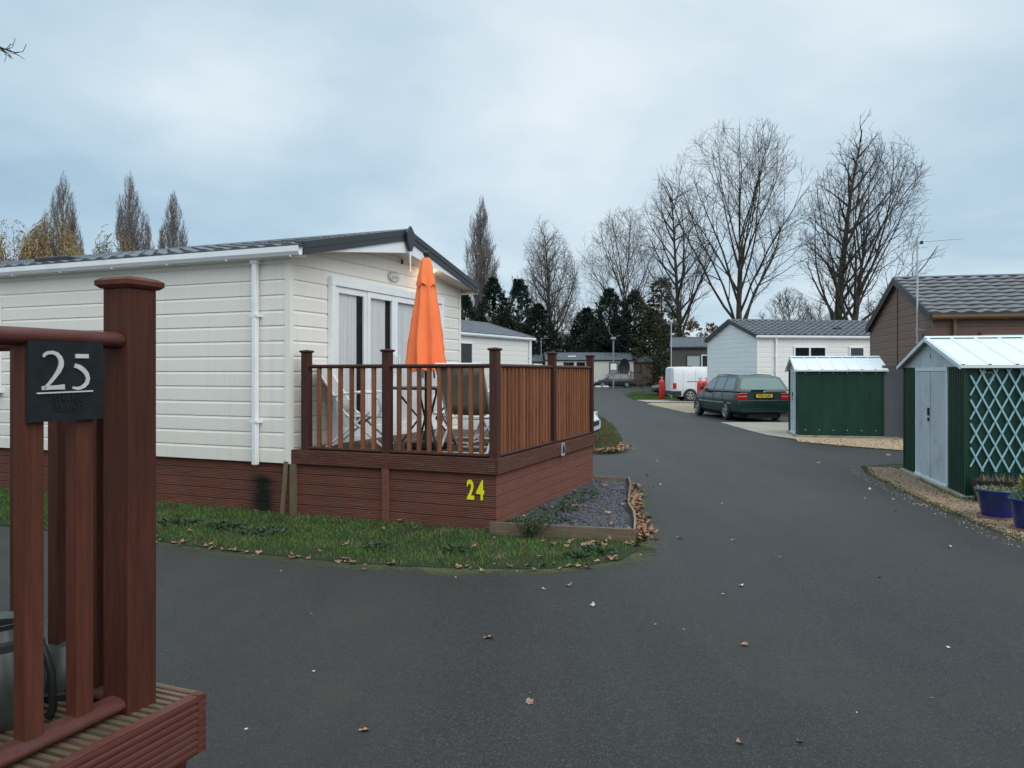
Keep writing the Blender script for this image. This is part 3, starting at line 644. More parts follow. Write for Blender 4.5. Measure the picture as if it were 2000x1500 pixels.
# cream caravan number 24
zs24, ze24, zr24 = 0.576, 2.98, 3.47
c24, i24 = home('static_caravan', 'cream static caravan with orange-parasol deck at its glazed gable end', (*A24, 0), TH, -11.0, 0.0, 4.3, zs24, ze24, zr24, M['siding'], M['roof'], M['barge'], M['pvc'],
                og=0.27, oe=0.12, board=0.173, barge_h=0.15, skirt_m=M['skirt_damp'], corner_m=M['siding'], downpipes=(-0.42,), pipe_bot=zs24-0.03)
def soffit24():
    b = MB(); za, zb, x = 2.93, 3.235, 0.268
    for y0, y1 in ((-0.10, 2.15), (4.40, 2.15)):
        b.quad((0.012, y0, za), (x, y0, za), (x, y1, zb), (0.012, y1, zb)); b.quad((0.012, y0, za+.02), (x, y0, za+.02), (x, y1, zb+.02), (0.012, y1, zb+.02))
    b.build('gable_soffit', mat('cream_soffit', (0.60, 0.555, 0.48), 0.5, 0.08, 3), c24)
    b = MB(); b.prism([(x-0.02, -0.10, za), (x-0.02, 2.15, zb), (x-0.02, 4.40, za), (x-0.02, 4.40, za+0.04), (x-0.02, 2.15, zr24), (x-0.02, -0.10, za+0.04)], (0.02, 0, 0)); b.build('gable_fascia', M['pvc'], c24)
    b = MB(); zt = zr24+0.10; b.prism([(x+0.03, 2.04, zt-0.07), (x+0.03, 2.15, zt+0.03), (x+0.03, 2.26, zt-0.07), (x+0.03, 2.24, zt-0.20), (x+0.03, 2.18, zt-0.32), (x+0.03, 2.12, zt-0.32), (x+0.03, 2.06, zt-0.20)], (0.035, 0, 0))
    f = b.build('ridge_finial', M['barge'], c24, bevel=0.006)
    b = MB(); b.lathe([(0.006, -0.30), (0.014, -0.285), (0.016, -0.26), (0.008, -0.24), (0.011, -0.12), (0.018, 0.0)], 10, (x+0.048, 2.15, zt-0.32)); b.build('finial_drop', M['pvc'], f, smooth=True)
    b = MB(); b.lathe([(0.0, -0.012), (0.04, -0.012), (0.055, 0.0), (0.055, 0.012)], 16, (0.14, 3.06, 3.09)); l = b.build('downlight', emit('lamp_glow', (1.0, 0.82, 0.6), 8.0), c24)
    ld = bpy.data.lights.new('downlight_glow', 'POINT'); ld.energy = 1.3; ld.color = (1.0, 0.62, 0.36); ld.shadow_soft_size = 0.05
    lo = bpy.data.objects.new('downlight_glow', ld); COL.objects.link(lo); lo.parent = c24; lo.location = (0.24, 3.0, 2.98)
soffit24()
def badge24():
    b = MB(); k = 28; c = (0.018, 2.2, 2.925)
    b.prism([(c[0], c[1]+0.155*math.cos(2*math.pi*i/k), c[2]+0.075*math.sin(2*math.pi*i/k)) for i in range(k)], (0.012, 0, 0)); p = b.build('oval_badge', M['badge'], c24)
    r = MB(); pts = [(0.145*math.cos(t), 0.066*math.sin(t)) for t in [R(d) for d in range(60, 331, 15)]]; ribbon(r, pts, [0.012]*len(pts), (c[0]+0.012, c[1], c[2]), (0, 1, 0), (0, 0, 1), 0.003)
    pts = [(-0.062+0.042*math.cos(t), 0.05*math.sin(t)) for t in [R(d) for d in range(45, 316, 18)]]; ribbon(r, pts, [0.016]*len(pts), (c[0]+0.012, c[1], c[2]), (0, 1, 0), (0, 0, 1), 0.003)
    r.build('badge_emblem', M['badge2'], p)
    place_text('badge_lettering', text_mesh('arnaby', 0.062, 0.001), M['badge2'], p, (c[0]+0.0135, c[1]+0.03, c[2]-0.004), (0, 1, 0), (0, 0, 1))
    b = MB(); b.box(0.014, 2.42, 3.13, 0.03, 2.45, 3.20); b.build('gable_vent', M['black'], c24)
badge24()
def door24():
    y0, y1, z0, z1 = 0.71, 3.59, 0.74, 2.74; x = 0.018
    f = MB(); fw = 0.09
    f.box(x, y0-0.02, z1-fw, x+0.07, y1+0.02, z1+0.02); f.box(x, y0-0.02, z0-0.01, x+0.07, y1+0.02, z0+0.06); f.box(x, y0-0.02, z0+0.06, x+0.068, y0+0.06, z1-fw); f.box(x, y1-0.06, z0+0.06, x+0.068, y1+0.02, z1-fw)
    d = f.build('patio_door', M['pvc'], c24, bevel=0.006)
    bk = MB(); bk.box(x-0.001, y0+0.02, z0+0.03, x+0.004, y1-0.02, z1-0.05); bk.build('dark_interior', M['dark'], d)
    cols = [(y0+0.06, 1.47), (1.47, 2.15), (2.15, 2.83), (2.83, y1-0.06)]
    for i, (a, b_) in enumerate(cols):
        s = MB(); w = 0.075; q = 0.058 if i in (1, 2) else 0.05; zt = z1-fw-0.004; zb = z0+0.064
        s.box(x+0.02, a+.002, zb, x+q, a+w, zt); s.box(x+0.02, b_-w, zb, x+q, b_-.002, zt); s.box(x+0.02, a+w, zt-0.075, x+q-0.001, b_-w, zt); s.box(x+0.02, a+w, zb, x+q-0.001, b_-w, zb+0.10)
        lf = s.build('door_leaf', M['pvc'], d, bevel=0.004)
        p = MB(); p.box(x+0.034, a+w, zb+0.10, x+0.038, b_-w, zt-0.075); p.build('pane', glass('door_glass', (0.02, 0.024, 0.028), 0.02, 0.11, 0.7), lf)
        c = MB(); m = 40; rr = random.Random(i)                                    # hanging net curtain, gathered in folds
        a2, b2 = (a+w+0.0, b_-w-0.13) if i in (0, 1) else (a+w+0.06, b_-w)
        for j in range(m+1):
            yy = a2+(b2-a2)*j/m; xx = x+0.016+0.006*math.sin(j*1.15)+0.003*math.sin(j*0.47+i)
            c.v += [(xx, yy, zb+0.02), (xx, yy, zt-0.02)]
            if j: k = len(c.v); c.f.append((k-4, k-2, k-1, k-3))
        c.build('curtain', M['curtain'], lf, smooth=True, angle=180)
        if i in (1, 2):
            h = MB(); yy = b_-w/2 if i == 1 else a+w/2; h.box(x+q, yy-0.014, 1.60, x+q+0.012, yy+0.014, 1.86); h.tube([(x+q+0.01, yy, 1.66), (x+q+0.05, yy, 1.66), (x+q+0.05, yy, 1.82), (x+q+0.01, yy, 1.82)], 0.009, 8); h.build('door_handle', M['pvc'], lf)
door24()
window(c24, (0, 0), (1, 0), (0, -1), -5.9, -4.78, 1.35, 2.62, M['pvc'], M['glass_pale'])
b = MB(); b.lathe([(0.16, 0), (0.15, 0.05), (0.0, 0.07)], 14, (-6.2, 0.55, 3.15)); b.build('roof_vent', M['black'], c24, smooth=True)
b = MB(); b.box(-4.15, -0.02, 3.02, -3.55, 0.28, 3.12); b.build('roof_hatch', M['black'], c24, bevel=0.02)

# ------------------------------------------------------------------ decks
def cap_mesh(mb, x, y, z, s, h=0.03):
    a, b_ = s/2, s/2*0.80
    for (r0, z0, r1, z1) in ((a*0.84, z, a, z+h*0.30), (a, z+h*0.30, a, z+h*0.72), (a, z+h*0.72, b_, z+h), (b_, z+h, 0.004, z+h*1.28)):
        lo = [(x-r0, y-r0, z0), (x+r0, y-r0, z0), (x+r0, y+r0, z0), (x-r0, y+r0, z0)]; hi = [(x-r1, y-r1, z1), (x+r1, y-r1, z1), (x+r1, y+r1, z1), (x-r1, y+r1, z1)]
        for i in range(4): j = (i+1) % 4; mb.quad(lo[i], lo[j], hi[j], hi[i])
    mb.quad((x-a*.84, y-a*.84, z), (x+a*.84, y-a*.84, z), (x+a*.84, y+a*.84, z), (x-a*.84, y+a*.84, z))
def deck(name, label, loc, W, D, z, rails, post_m, bal_m, fas_x, fas_y, floor_m, skirt_m, post=0.09, bal=(0.042, 0.042), fh=0.155, rail_z=0.965, post_h=1.09, cap_h=0.03, cap_w=1.30, rail_m=None):
    """raised timber deck in its own frame 0..W, 0..D; rails = list of (axis, fixed, posts, balusters, lo, hi)"""
    t = thing(name, label, 'deck', loc, TH)
    b = MB(); k = int(D/0.0265); p = D/k                                         # grooved boards running along x
    for i in range(k):
        y = i*p; zz = [(y, -0.016), (y+p*0.16, -0.016), (y+p*0.32, 0), (y+p*0.84, 0), (y+p*0.96, -0.016)]
        if i % 5 == 4: zz[-1] = (y+p*0.96, -0.026)
        for (ya, qa), (yb, qb) in zip(zz, zz[1:]+[(y+p, -0.016)]): b.quad((0.02, ya, z+qa), (W-0.03, ya, z+qa), (W-0.03, yb, z+qb), (0.02, yb, z+qb))
    b.quad((0.02, 0.03, z-0.03), (W-0.03, 0.03, z-0.03), (W-0.03, D-0.03, z-0.03), (0.02, D-0.03, z-0.03)); b.build('deck_floor', floor_m, t)
    for (o, d, n, a, b1, m) in (((0, 0), (1, 0), (0, -1), 0.0, W, fas_x), ((W, 0), (0, 1), (1, 0), 0.0, D, fas_y), ((0, D), (1, 0), (0, 1), 0.0, W, fas_x)):
        f = MB(); ribbed(f, o, d, n, a, b1, z-fh, z-0.002, 0.0185, 0.0055)
        q = 0.028; P = lambda tt, qq, zz: (o[0]+d[0]*tt-n[0]*qq, o[1]+d[1]*tt-n[1]*qq, zz)
        f.quad(P(a, 0.0, z-0.002), P(b1, 0.0, z-0.002), P(b1, q, z+0.001), P(a, q, z+0.001)); f.quad(P(a, 0, z-fh), P(b1, 0, z-fh), P(b1, q, z-fh), P(a, q, z-fh)); f.quad(P(a, q, z-fh), P(b1, q, z-fh), P(b1, q, z+0.001), P(a, q, z+0.001))
        for e_ in (a, b1): f.quad(P(e_, 0.004, z-fh), P(e_, q, z-fh), P(e_, q, z), P(e_, 0.004, z))
        f.build('fascia', m, t)
    for (o, d, n, a, b1) in (((0, 0.035), (1, 0), (0, -1), 0.03, W-0.035), ((W-0.035, 0), (0, 1), (1, 0), 0.035, D-0.035), ((0, D-0.035), (1, 0), (0, 1), 0.03, W-0.035)):
        s = MB(); nb = 5 if z > 0.5 else 3; h = (z-fh)/nb
        for i in range(nb): ribbed(s, o, d, n, a, b1, i*h+0.003, (i+1)*h-0.003, 0.0185, 0.004)
        P = lambda tt, qq, zz: (o[0]+d[0]*tt-n[0]*qq, o[1]+d[1]*tt-n[1]*qq, zz)
        s.quad(P(a, 0.012, 0), P(b1, 0.012, 0), P(b1, 0.012, z-fh), P(a, 0.012, z-fh)); s.build('skirting', skirt_m, t)
    done = set(); rng = random.Random(len(name)+int(W*100))
    for (ax, fx, posts, bals, lo, hi) in rails:
        XY = (lambda u: (u, fx)) if ax == 'x' else (lambda u: (fx, u))
        for u in posts:
            x, y = XY(u)
            if (round(x, 2), round(y, 2)) in done: continue
            done.add((round(x, 2), round(y, 2)))
            b = MB(); h = post/2; b.box(x-h, y-h, z-0.02, x+h, y+h, z+post_h); po = b.build('post', post_m, t, bevel=0.005)
            c = MB(); cap_mesh(c, x, y, z+post_h-0.002, post*cap_w, cap_h); c.build('post_cap', post_m, po)
        hs = sorted(posts); ends = [lo]+hs+[hi]
        for e0, e1 in zip(ends, ends[1:]):
            s0 = e0+(post/2 if e0 in posts else 0)-0.004; s1 = e1-(post/2 if e1 in posts else 0)+0.004
            if s1-s0 < 0.05: continue
            zr = z+rail_z; a = XY(s0); c_ = XY(s1); r = MB(); r.tube([(a[0], a[1], zr-0.021), (c_[0], c_[1], zr-0.021)], 0.0215, 12, sx=1.65); r.build('handrail', rail_m or post_m, t, smooth=True, angle=60)
            r = MB(); r.tube([(a[0], a[1], z+0.022), (c_[0], c_[1], z+0.022)], 0.02, 12, sx=1.9); r.build('bottom_rail', rail_m or post_m, t, smooth=True, angle=60)
        for u in bals:
            x, y = XY(u); x += rng.uniform(-.003, .003); y += rng.uniform(-.003, .003)
            b = MB(); hx, hy = bal[0]/2, bal[1]/2; b.box(x-hx, y-hy, z+0.006, x+hx, y+hy, z+rail_z-0.022); b.build('baluster', bal_m, t, bevel=0.003)
    return t
Z24 = 0.73; W24, D24 = 2.55, 3.5
def spread_between(a, b_, n): return [a+(b_-a)*(i+1)/(n+1) for i in range(n)]
d24 = deck('timber_deck', 'raised brown timber deck with railings, marked 24, carrying the furled orange parasol', (*A24, 0), W24, D24, Z24,
           [('x', 0.065, [0.185, 1.235, 2.49], spread_between(0.21, 1.21, 6)+spread_between(1.26, 2.465, 9), 0.185, 2.49),
            ('y', 2.49, [0.065, 1.80, 3.42], spread_between(0.09, 1.775, 15)+spread_between(1.825, 3.40, 14), 0.065, 3.42)],
           M['post24'], M['bal24'], M['fascia24'], M['fascia24'], M['floor_wood'], M['skirt'], bal=(0.040, 0.040), rail_z=0.955, cap_w=1.32, cap_h=0.026)
b = MB(); b.box(0.01, -0.02, 0, 0.085, 0.034, Z24-0.157); b.build('leg_post', M['grey_wood'], d24, bevel=0.004)
b = MB(); b.box(1.20, -0.0, 0, 1.285, 0.034, Z24-0.157); b.build('leg_post', M['skirt'], d24, bevel=0.004)
for ch, x in (('2', 2.235), ('4', 2.345)):
    place_text('digit', text_mesh(ch, 0.27, 0.002, 0.008, 0.62), M['yellow'], d24, (x, 0.028, 0.395), (1, 0, 0), (0, 0, 1))
b = MB(); b.box(W24+0.001, 1.965, 0.565, W24+0.012, 2.085, 0.722); pl = b.build('steel_bracket', M['galv'], d24, bevel=0.002)
b = MB(); b.box(W24+0.012, 1.99, 0.60, W24+0.016, 2.06, 0.68); b.lathe([(0.014, 0), (0.014, 0.008), (0, 0.008)], 8, (W24+0.012, 2.02, 0.70), 'x'); b.build('bracket_bolt', M['black'], pl)
b = MB(); b.bar((-0.055, -0.06, 0.0), (-0.02, -0.035, 0.60), 0.045, 0.02, (0, 1, 0)); tag(b.build('wooden_stake', M['grey_wood'], None), 'thin brown wooden stake leaning in the gap between caravan skirting and deck', 'stake')
o = bpy.data.objects['wooden_stake']; o.location = (*A24, 0); o.rotation_euler = (0, 0, TH)

P25 = (-0.832, 2.09); W25, D25 = 2.6, 3.5
O25 = (P25[0]-W25*XD[0]-D25*YD[0], P25[1]-W25*XD[1]-D25*YD[1])
home('static_caravan', 'cream static caravan standing behind the red foreground deck, beyond the frame edge', (*O25, 0), TH, -9.0, -0.03, 4.3, zs24, ze24, zr24, M['siding'], M['roof'], M['barge'], M['pvc'], board=0.173, skirt_m=M['skirt'], og=0.27, oe=0.12, res=3)  # number 25's caravan, out of view; added for its shade on the red deck
rx, ry = W25-0.122, D25-0.14
d25 = deck('timber_deck', 'dark red stained timber deck corner in the foreground carrying the slate 25 sign', (*O25, 0), W25, D25, 0.73,
           [('y', rx, [ry, ry-1.45], [ry-0.145-0.130*i for i in range(10)], ry-2.2, ry), ('x', ry, [ry and rx, rx-1.3], [rx-0.115-0.150*i for i in range(8)], rx-1.9, rx)],
           M['red_wood'], M['red_wood'], M['red_wood_x'], M['red_wood_y'], M['floor_wood'], M['red_wood_x'], bal=(0.040, 0.046), rail_z=0.972, post_h=1.088, cap_h=0.028, rail_m=M['red_wood_y'])
def sign25():
    x = W25-0.096; v0, v1 = D25-0.4416, D25-0.249; z1 = 1.672; z0 = z1-0.186
    t = thing('house_sign', 'square black slate house sign with silver 25 fixed on the red railing', 'sign', (*O25, 0), TH)
    b = MB(); rr = random.Random(5); n = 9; pts = []
    cor = [(v0, z0), (v1, z0), (v1, z1), (v0, z1)]
    for i in range(4):
        a, c = cor[i], cor[(i+1) % 4]
        for k in range(n):
            f = k/n; pts.append((x, a[0]+(c[0]-a[0])*f+rr.uniform(-.0012, .0012), a[1]+(c[1]-a[1])*f+rr.uniform(-.0012, .0012)))
    b.prism(pts, (0.009, 0, 0)); b.build('slate_plate', M['slate'], t)
    S = lambda q, r: (v0+(q-415)/1085*(v1-v0), z0+(1380-r)/1215*(z1-z0)); k = (v1-v0)/1085
    def stroke(mb, pw): ribbon(mb, [S(a, c) for a, c, w in pw], [w*k*0.9 for a, c, w in pw], (x+0.009, 0, 0), (0, 1, 0), (0, 0, 1), 0.0035)
    m2 = MB(); stroke(m2, [(612, 410, 26), (628, 372, 38), (672, 345, 46), (735, 338, 50), (795, 362, 60), (838, 415, 70), (858, 480, 76), (852, 545, 74), (822, 620, 62), (770, 700, 48), (715, 775, 40), (655, 848, 36), (612, 890, 34)]); stroke(m2, [(592, 872, 54), (700, 866, 58), (800, 864, 62), (905, 858, 76)])
    m2.build('digit', M['silver'], t)
    m5 = MB(); stroke(m5, [(1065, 385, 62), (1160, 384, 62), (1258, 383, 62)]); stroke(m5, [(1055, 532, 62), (1120, 556, 70), (1180, 600, 74), (1228, 660, 72), (1250, 735, 64), (1235, 805, 56), (1190, 855, 48), (1130, 882, 44), (1075, 886, 40), (1025, 872, 34)])
    m5.build('digit', M['silver'], t)
    m3 = MB(); stroke(m3, [(525, 947, 20), (930, 939, 22), (1325, 932, 20)]); m3.build('underline', M['silver'], t)
    for body, (q, r), s in (('SHARK', (962, 1040), 0.0245), ('ISLAND', (968, 1180), 0.0235)):
        c = S(q, r); place_text('lettering', text_mesh(body, s, 0.0008, 0.0006), M['ink'], t, (x+0.0098, c[0], c[1]), (0, 1, 0), (0, 0, 1))
sign25()
def lantern25():
    """metal lantern-like can with a black handle, on the deck behind the railing"""
    Yc = 1.92; Xc = -1.285; t = thing('watering_can', 'grey galvanised can with black carrying strap on deck floor behind the railing', 'can', (Xc, Yc, 0.7315), R(20))
    b = MB(); b.lathe([(0.0, 0.0), (0.085, 0.0), (0.095, 0.02), (0.105, 0.09), (0.10, 0.15), (0.075, 0.20), (0.06, 0.235), (0.07, 0.25), (0.064, 0.25), (0.054, 0.236), (0.06, 0.20)], 28); b.build('can_body', M['can'], t, smooth=True)
    b = MB(); b.lathe([(0.068, 0.212), (0.079, 0.204), (0.082, 0.186), (0.078, 0.186), (0.066, 0.206)], 28); b.build('rim_band', M['black'], t, smooth=True)
    b = MB(); b.tube([(0.06, -0.02, 0.225), (0.10, -0.035, 0.20), (0.125, -0.045, 0.12), (0.13, -0.05, 0.03), (0.12, -0.045, 0.006)], 0.010, 10); b.build('handle', M['black'], t, smooth=True)
    t2 = thing('metal_bowl', 'small grey bowl with black rubber edging on deck floor beside the can', 'bowl', (-1.235, 2.12, 0.7315), 0)
    b = MB(); b.lathe([(0.0, 0.0), (0.075, 0.0), (0.085, 0.02), (0.075, 0.08), (0.05, 0.125), (0.0, 0.14)], 24); b.build('bowl_shell', M['can'], t2, smooth=True)
    b = MB(); b.tube([(0.05*math.cos(0.3), 0.02, 0.13), (0.075, 0.02, 0.09), (0.088, 0.015, 0.04), (0.092, 0.01, 0.012)], 0.011, 8); b.lathe([(0.088, 0.0), (0.098, 0.0), (0.098, 0.014), (0.086, 0.018)], 24); b.build('rubber_edge', M['black'], t2, smooth=True)
lantern25()

# ------------------------------------------------------------------ furniture on deck 24 (deck frame -> world)
def dk(x, y, z=Z24): return (A24[0]+XD[0]*x+YD[0]*y, A24[1]+XD[1]*x+YD[1]*y, z)
def umbrella():
    t = thing('parasol', 'furled bright orange parasol standing through the table on the timber deck', 'parasol', dk(1.33, 0.75), TH)
    b = MB(); b.tube([(0, 0, 0.05), (0, 0, 2.22)], 0.02, 12); b.build('pole', M['black'], t, smooth=True)
    b = MB(); b.lathe([(0, 0), (0.23, 0), (0.25, 0.02), (0.25, 0.075), (0.22, 0.09), (0.05, 0.10), (0.03, 0.20), (0, 0.2)], 28); b.build('base', M['black'], t, smooth=True)
    n, rows = 96, 30; b = MB()
    def canopy(z0, z1, r0, r1, folds, depth, hem, sag=0.0, rows=rows, ph=0.0):
        base = len(b.v)
        for j in range(rows+1):
            f = j/rows; z = z1+(z0-z1)*f
            for k in range(n):
                a = 2*math.pi*k/n; aa = folds*0.5*a+ph+0.35*math.sin(2.3*f+1.7*a)+0.12*math.sin(9*f+3*a); w = 1-2*abs(math.sin(aa))**0.75; w2 = math.sin(3*a+1.0)
                r = (r0+(r1-r0)*f**0.8)*(1+depth*(0.35+0.65*f)*w+0.06*w2*f)
                b.v.append((r*math.cos(a), r*math.sin(a), z+(hem*(w*0.6+0.5*math.sin(5*a+2)) if j == rows else hem*0.6*w*f**6)))
        for j in range(rows):
            for k in range(n): k2 = (k+1) % n; b.f.append((base+j*n+k, base+j*n+k2, base+(j+1)*n+k2, base+(j+1)*n+k))
    canopy(0.90, 2.12, 0.055, 0.215, 8, 0.24, 0.03)
    cn = b.build('canopy', M['orange'], t, smooth=True, angle=180)
    b = MB(); canopy(1.86, 2.18, 0.045, 0.118, 5, 0.15, 0.022, rows=12, ph=0.8); b.build('vent_flap', M['orange'], cn, smooth=True, angle=180)
    b = MB(); b.lathe([(0.0, 2.265), (0.025, 2.262), (0.038, 2.245), (0.036, 2.215), (0.024, 2.205), (0.026, 2.17)], 16); b.build('finial', M['black'], t, smooth=True)
    b = MB()
    for k in range(8):
        a = 2*math.pi*k/8+0.2; b.tube([(0.10*math.cos(a), 0.10*math.sin(a), 0.80), (0.045*math.cos(a), 0.045*math.sin(a), 1.5)], 0.006, 5)
    b.build('rib', M['black'], t)
umbrella()
def table():
    t = thing('garden_table', 'dark round garden table around the parasol pole on the deck', 'table', dk(1.33, 0.78), TH)
    b = MB(); b.lathe([(0.03, 0.675), (0.44, 0.675), (0.455, 0.685), (0.455, 0.70), (0.44, 0.706), (0.03, 0.706), (0.03, 0.675)], 36); b.build('table_top', mat('smoked_top', (0.03, 0.032, 0.034), 0.25, 0.1, 5), t, smooth=True)
    for a in (45, 135, 225, 315):
        ca, sa = math.cos(R(a)), math.sin(R(a)); b = MB(); b.tube([(0.34*ca, 0.34*sa, 0.676), (0.33*ca, 0.33*sa, 0.62), (0.10*ca, 0.10*sa, 0.34), (0.36*ca, 0.36*sa, 0.01)], 0.013, 8); b.build('leg', M['black'], t, smooth=True)
table()
def chair_proto():
    """folding garden recliner facing +x: white tube frame, grey sling seat and back, looped arms"""
    t = thing('garden_chair', '', 'chair')
    for s in (-0.25, 0.25):
        b = MB()
        b.tube([(-0.50, s, 0.95), (-0.27, s, 0.60), (-0.12, s, 0.36), (0.18, s, 0.37), (0.28, s, 0.36)], 0.0145, 8); b.build('side_frame', M['whitetube'], t, smooth=True)
        b = MB(); b.tube([(-0.27, s*1.08, 0.60), (-0.05, s*1.1, 0.64), (0.16, s*1.1, 0.635), (0.25, s*1.1, 0.56), (0.27, s*1.1, 0.44), (0.24, s*1.06, 0.36)], 0.0145, 8); b.build('armrest', M['whitetube'], t, smooth=True)
        b = MB(); b.tube([(0.14, s*1.06, 0.42), (-0.10, s*1.06, 0.22), (-0.36, s*1.06, 0.012)], 0.0145, 8); b.build('leg', M['whitetube'], t, smooth=True)
        b = MB(); b.tube([(-0.14, s*1.06, 0.40), (0.08, s*1.06, 0.20), (0.30, s*1.06, 0.012)], 0.0145, 8); b.build('leg', M['whitetube'], t, smooth=True)
    for q in ((-0.50, 0.25, 0.95), (0.28, 0.25, 0.36), (-0.36, 0.265, 0.012), (0.30, 0.265, 0.012)):
        b = MB(); b.tube([(q[0], -q[1], q[2]), (q[0], q[1], q[2])], 0.0145, 8); b.build('crossbar', M['whitetube'], t, smooth=True)
    def sling(pts, nm):
        b = MB(); n = 10
        for i, (x, z) in enumerate(pts):
            for k in range(n+1):
                y = -0.245+0.49*k/n; sag = 0.018*(1-(2*k/n-1)**2); b.v.append((x+sag*0.6, y, z-sag))
        for i in range(len(pts)-1):
            for k in range(n): q = i*(n+1)+k; b.f.append((q, q+1, q+n+2, q+n+1))
        return b.build(nm, M['sling'], t, smooth=True, angle=180, solid=0.005)
    sling([(-0.495, 0.94), (-0.415, 0.82), (-0.335, 0.70), (-0.245, 0.56), (-0.155, 0.42)], 'backrest'); sling([(-0.13, 0.38), (0.0, 0.365), (0.14, 0.372), (0.28, 0.362)], 'seat')
    return t
ch = chair_proto()
for i, (x, y, a, lab) in enumerate([(0.56, 0.62, 20, 'garden chair seen side on between caravan doors and deck railing'), (1.98, 0.62, 98, 'garden chair with its grey back to the front railing, beside the corner post'),
                                    (1.90, 1.50, 190, 'garden chair half hidden behind the corner railing post'), (1.36, 1.62, 272, 'garden chair behind the parasol pole, facing the railing')]):
    c = ch if i == 0 else copy_tree(ch)
    c.location = dk(x, y, Z24+0.002); c.rotation_euler = (0, 0, TH+R(a)); tag(c, 'white framed '+lab, 'chair', 'garden chairs around the deck table')

# ------------------------------------------------------------------ slate bed at the deck foot
BED = [(-0.30, 7.62), (1.13, 7.24), (1.26, 8.0), (1.40, 9.0), (1.64, 10.8), (1.12, 10.95), (-0.12, 7.70)]
t = thing('raised_bed', 'plank edged bed of purple slate chips beside the 24 deck', 'garden bed')
def board(p, q, z0, z1, th, m, nm):
    b = MB(); p, q = Vector((*p, 0)), Vector((*q, 0)); d = (q-p).normalized(); a = Vector((-d.y, d.x, 0))*th/2
    b.prism([tuple(p-a+Vector((0, 0, z0))), tuple(q-a+Vector((0, 0, z0))), tuple(q+a+Vector((0, 0, z0))), tuple(p+a+Vector((0, 0, z0)))], (0, 0, z1-z0)); return b.build(nm, m, t, bevel=0.004)
board((-0.22, 7.575), (1.165, 7.225), 0.0, 0.125, 0.024, M['plank'], 'edging_plank')
b = MB()                                                                     # bowed side plank in two lengths
def bow(pts, z0, z1, th):
    b = MB(); k = len(pts)
    for (x, y) in pts: b.v += [(x-th/2, y, z0), (x+th/2, y, z0), (x+th/2, y, z1), (x-th/2, y, z1)]
    for i in range(k-1):
        for a, c in ((0, 1), (1, 2), (2, 3), (3, 0)): b.f.append((4*i+a, 4*i+c, 4*i+4+c, 4*i+4+a))
    b.f += [(3, 2, 1, 0), (4*k-4, 4*k-3, 4*k-2, 4*k-1)]; b.build('edging_plank', M['plank'], t)
bow([(1.155, 7.24), (1.235, 7.7), (1.30, 8.2), (1.32, 8.7)], 0, 0.125, 0.022); bow([(1.325, 8.72), (1.42, 9.3), (1.56, 10.1), (1.64, 10.8)], 0, 0.135, 0.022)
board((1.64, 10.81), (1.16, 10.97), 0.0, 0.12, 0.022, M['plank'], 'edging_plank')
b = MB(); b.poly([(x, y, 0.065) for x, y in BED]); b.build('bed_soil', mat('dark_soil', (0.035, 0.030, 0.032), 0.95, 0.4, 25, bmp=0.5), t)
BEDIN = [(-0.20, 7.65), (1.10, 7.29), (1.23, 8.0), (1.36, 9.0), (1.58, 10.75), (1.14, 10.9), (-0.10, 7.72)]
stones('slate_chips', BEDIN, 5200, 0.010, 0.030, 11, M['slatechip'], 0.062, 0.4)

def leafy(name, label, cat, loc, spots, n, ls, m, seed, h=0.15, group=None, kind=None, up=0.5):
    """low plant of many small leaves around the given spots (x, y, r)"""
    rng = random.Random(seed); b = MB()
    for i in range(n):
        x, y, r = spots[rng.randrange(len(spots))]; a = rng.uniform(0, 6.283); d = r*math.sqrt(rng.random()); z = h*rng.random()*(1-0.6*(d/r)**2)
        leaf(b, Vector((x+d*math.cos(a), y+d*math.sin(a), z)), Vector((math.cos(a), math.sin(a), rng.uniform(-.2, up*2))), ls*rng.uniform(.6, 1.3), rng)
    o = b.build(name, m); o.location = loc
    return tag(o, label, cat, group, kind)
def leaf(b, p, d, s, rng, wf=0.45):
    d = d.normalized(); a = d.cross(Vector((rng.uniform(-1, 1), rng.uniform(-1, 1), rng.uniform(-1, 1))))
    if a.length < 1e-3: a = Vector((1, 0, 0))
    a = a.normalized()*s*wf*0.5; k = len(b.v); q = p+d*s*0.5; e_ = p+d*s
    b.v += [tuple(p), (q.x+a.x, q.y+a.y, q.z+a.z), tuple(e_), (q.x-a.x, q.y-a.y, q.z-a.z)]; b.f.append((k, k+1, k+2, k+3))
def shrub():
    t = thing('rosemary_bush', 'small grey green spiky shrub growing at the front plank of the slate bed', 'shrub', (0.20, 7.42, 0.01))
    rng = random.Random(21); st = MB(); fo = MB()
    for i in range(46):
        a = rng.uniform(0, 6.283); l = rng.uniform(0.10, 0.23); d = Vector((math.cos(a)*rng.uniform(.2, 1.0), math.sin(a)*rng.uniform(.2, 1.0), rng.uniform(.4, 1.2))).normalized(); p0 = Vector((rng.uniform(-.05, .05), rng.uniform(-.04, .04), 0)); p1 = p0+d*l
        st.tube([p0, p0.lerp(p1, .5)+Vector((0, 0, .01)), p1], [0.003, 0.002, 0.001], 4, cap=False)
        for k in range(26):
            f = rng.uniform(.15, 1.05); p = p0.lerp(p1, f); v = Vector((rng.gauss(0, 1), rng.gauss(0, 1), rng.gauss(.4, 1)))+d*1.2; leaf(fo, p, v, rng.uniform(.02, .045), rng, 0.22)
    st.build('stems', M['grey_wood'], t); fo.build('foliage', M['weed'], t)
shrub()
leafy('bed_ground_cover', None, None, (0, 0, 0.06), [(0.25+0.12*i, 7.95+0.28*i, 0.13+0.03*(i % 3)) for i in range(7)]+[(0.05, 7.75, .12), (0.42, 7.9, .16), (0.6, 8.5, .12), (.15, 7.75, .15)], 1500, 0.035, M['weed'], 31, 0.07, kind='stuff')
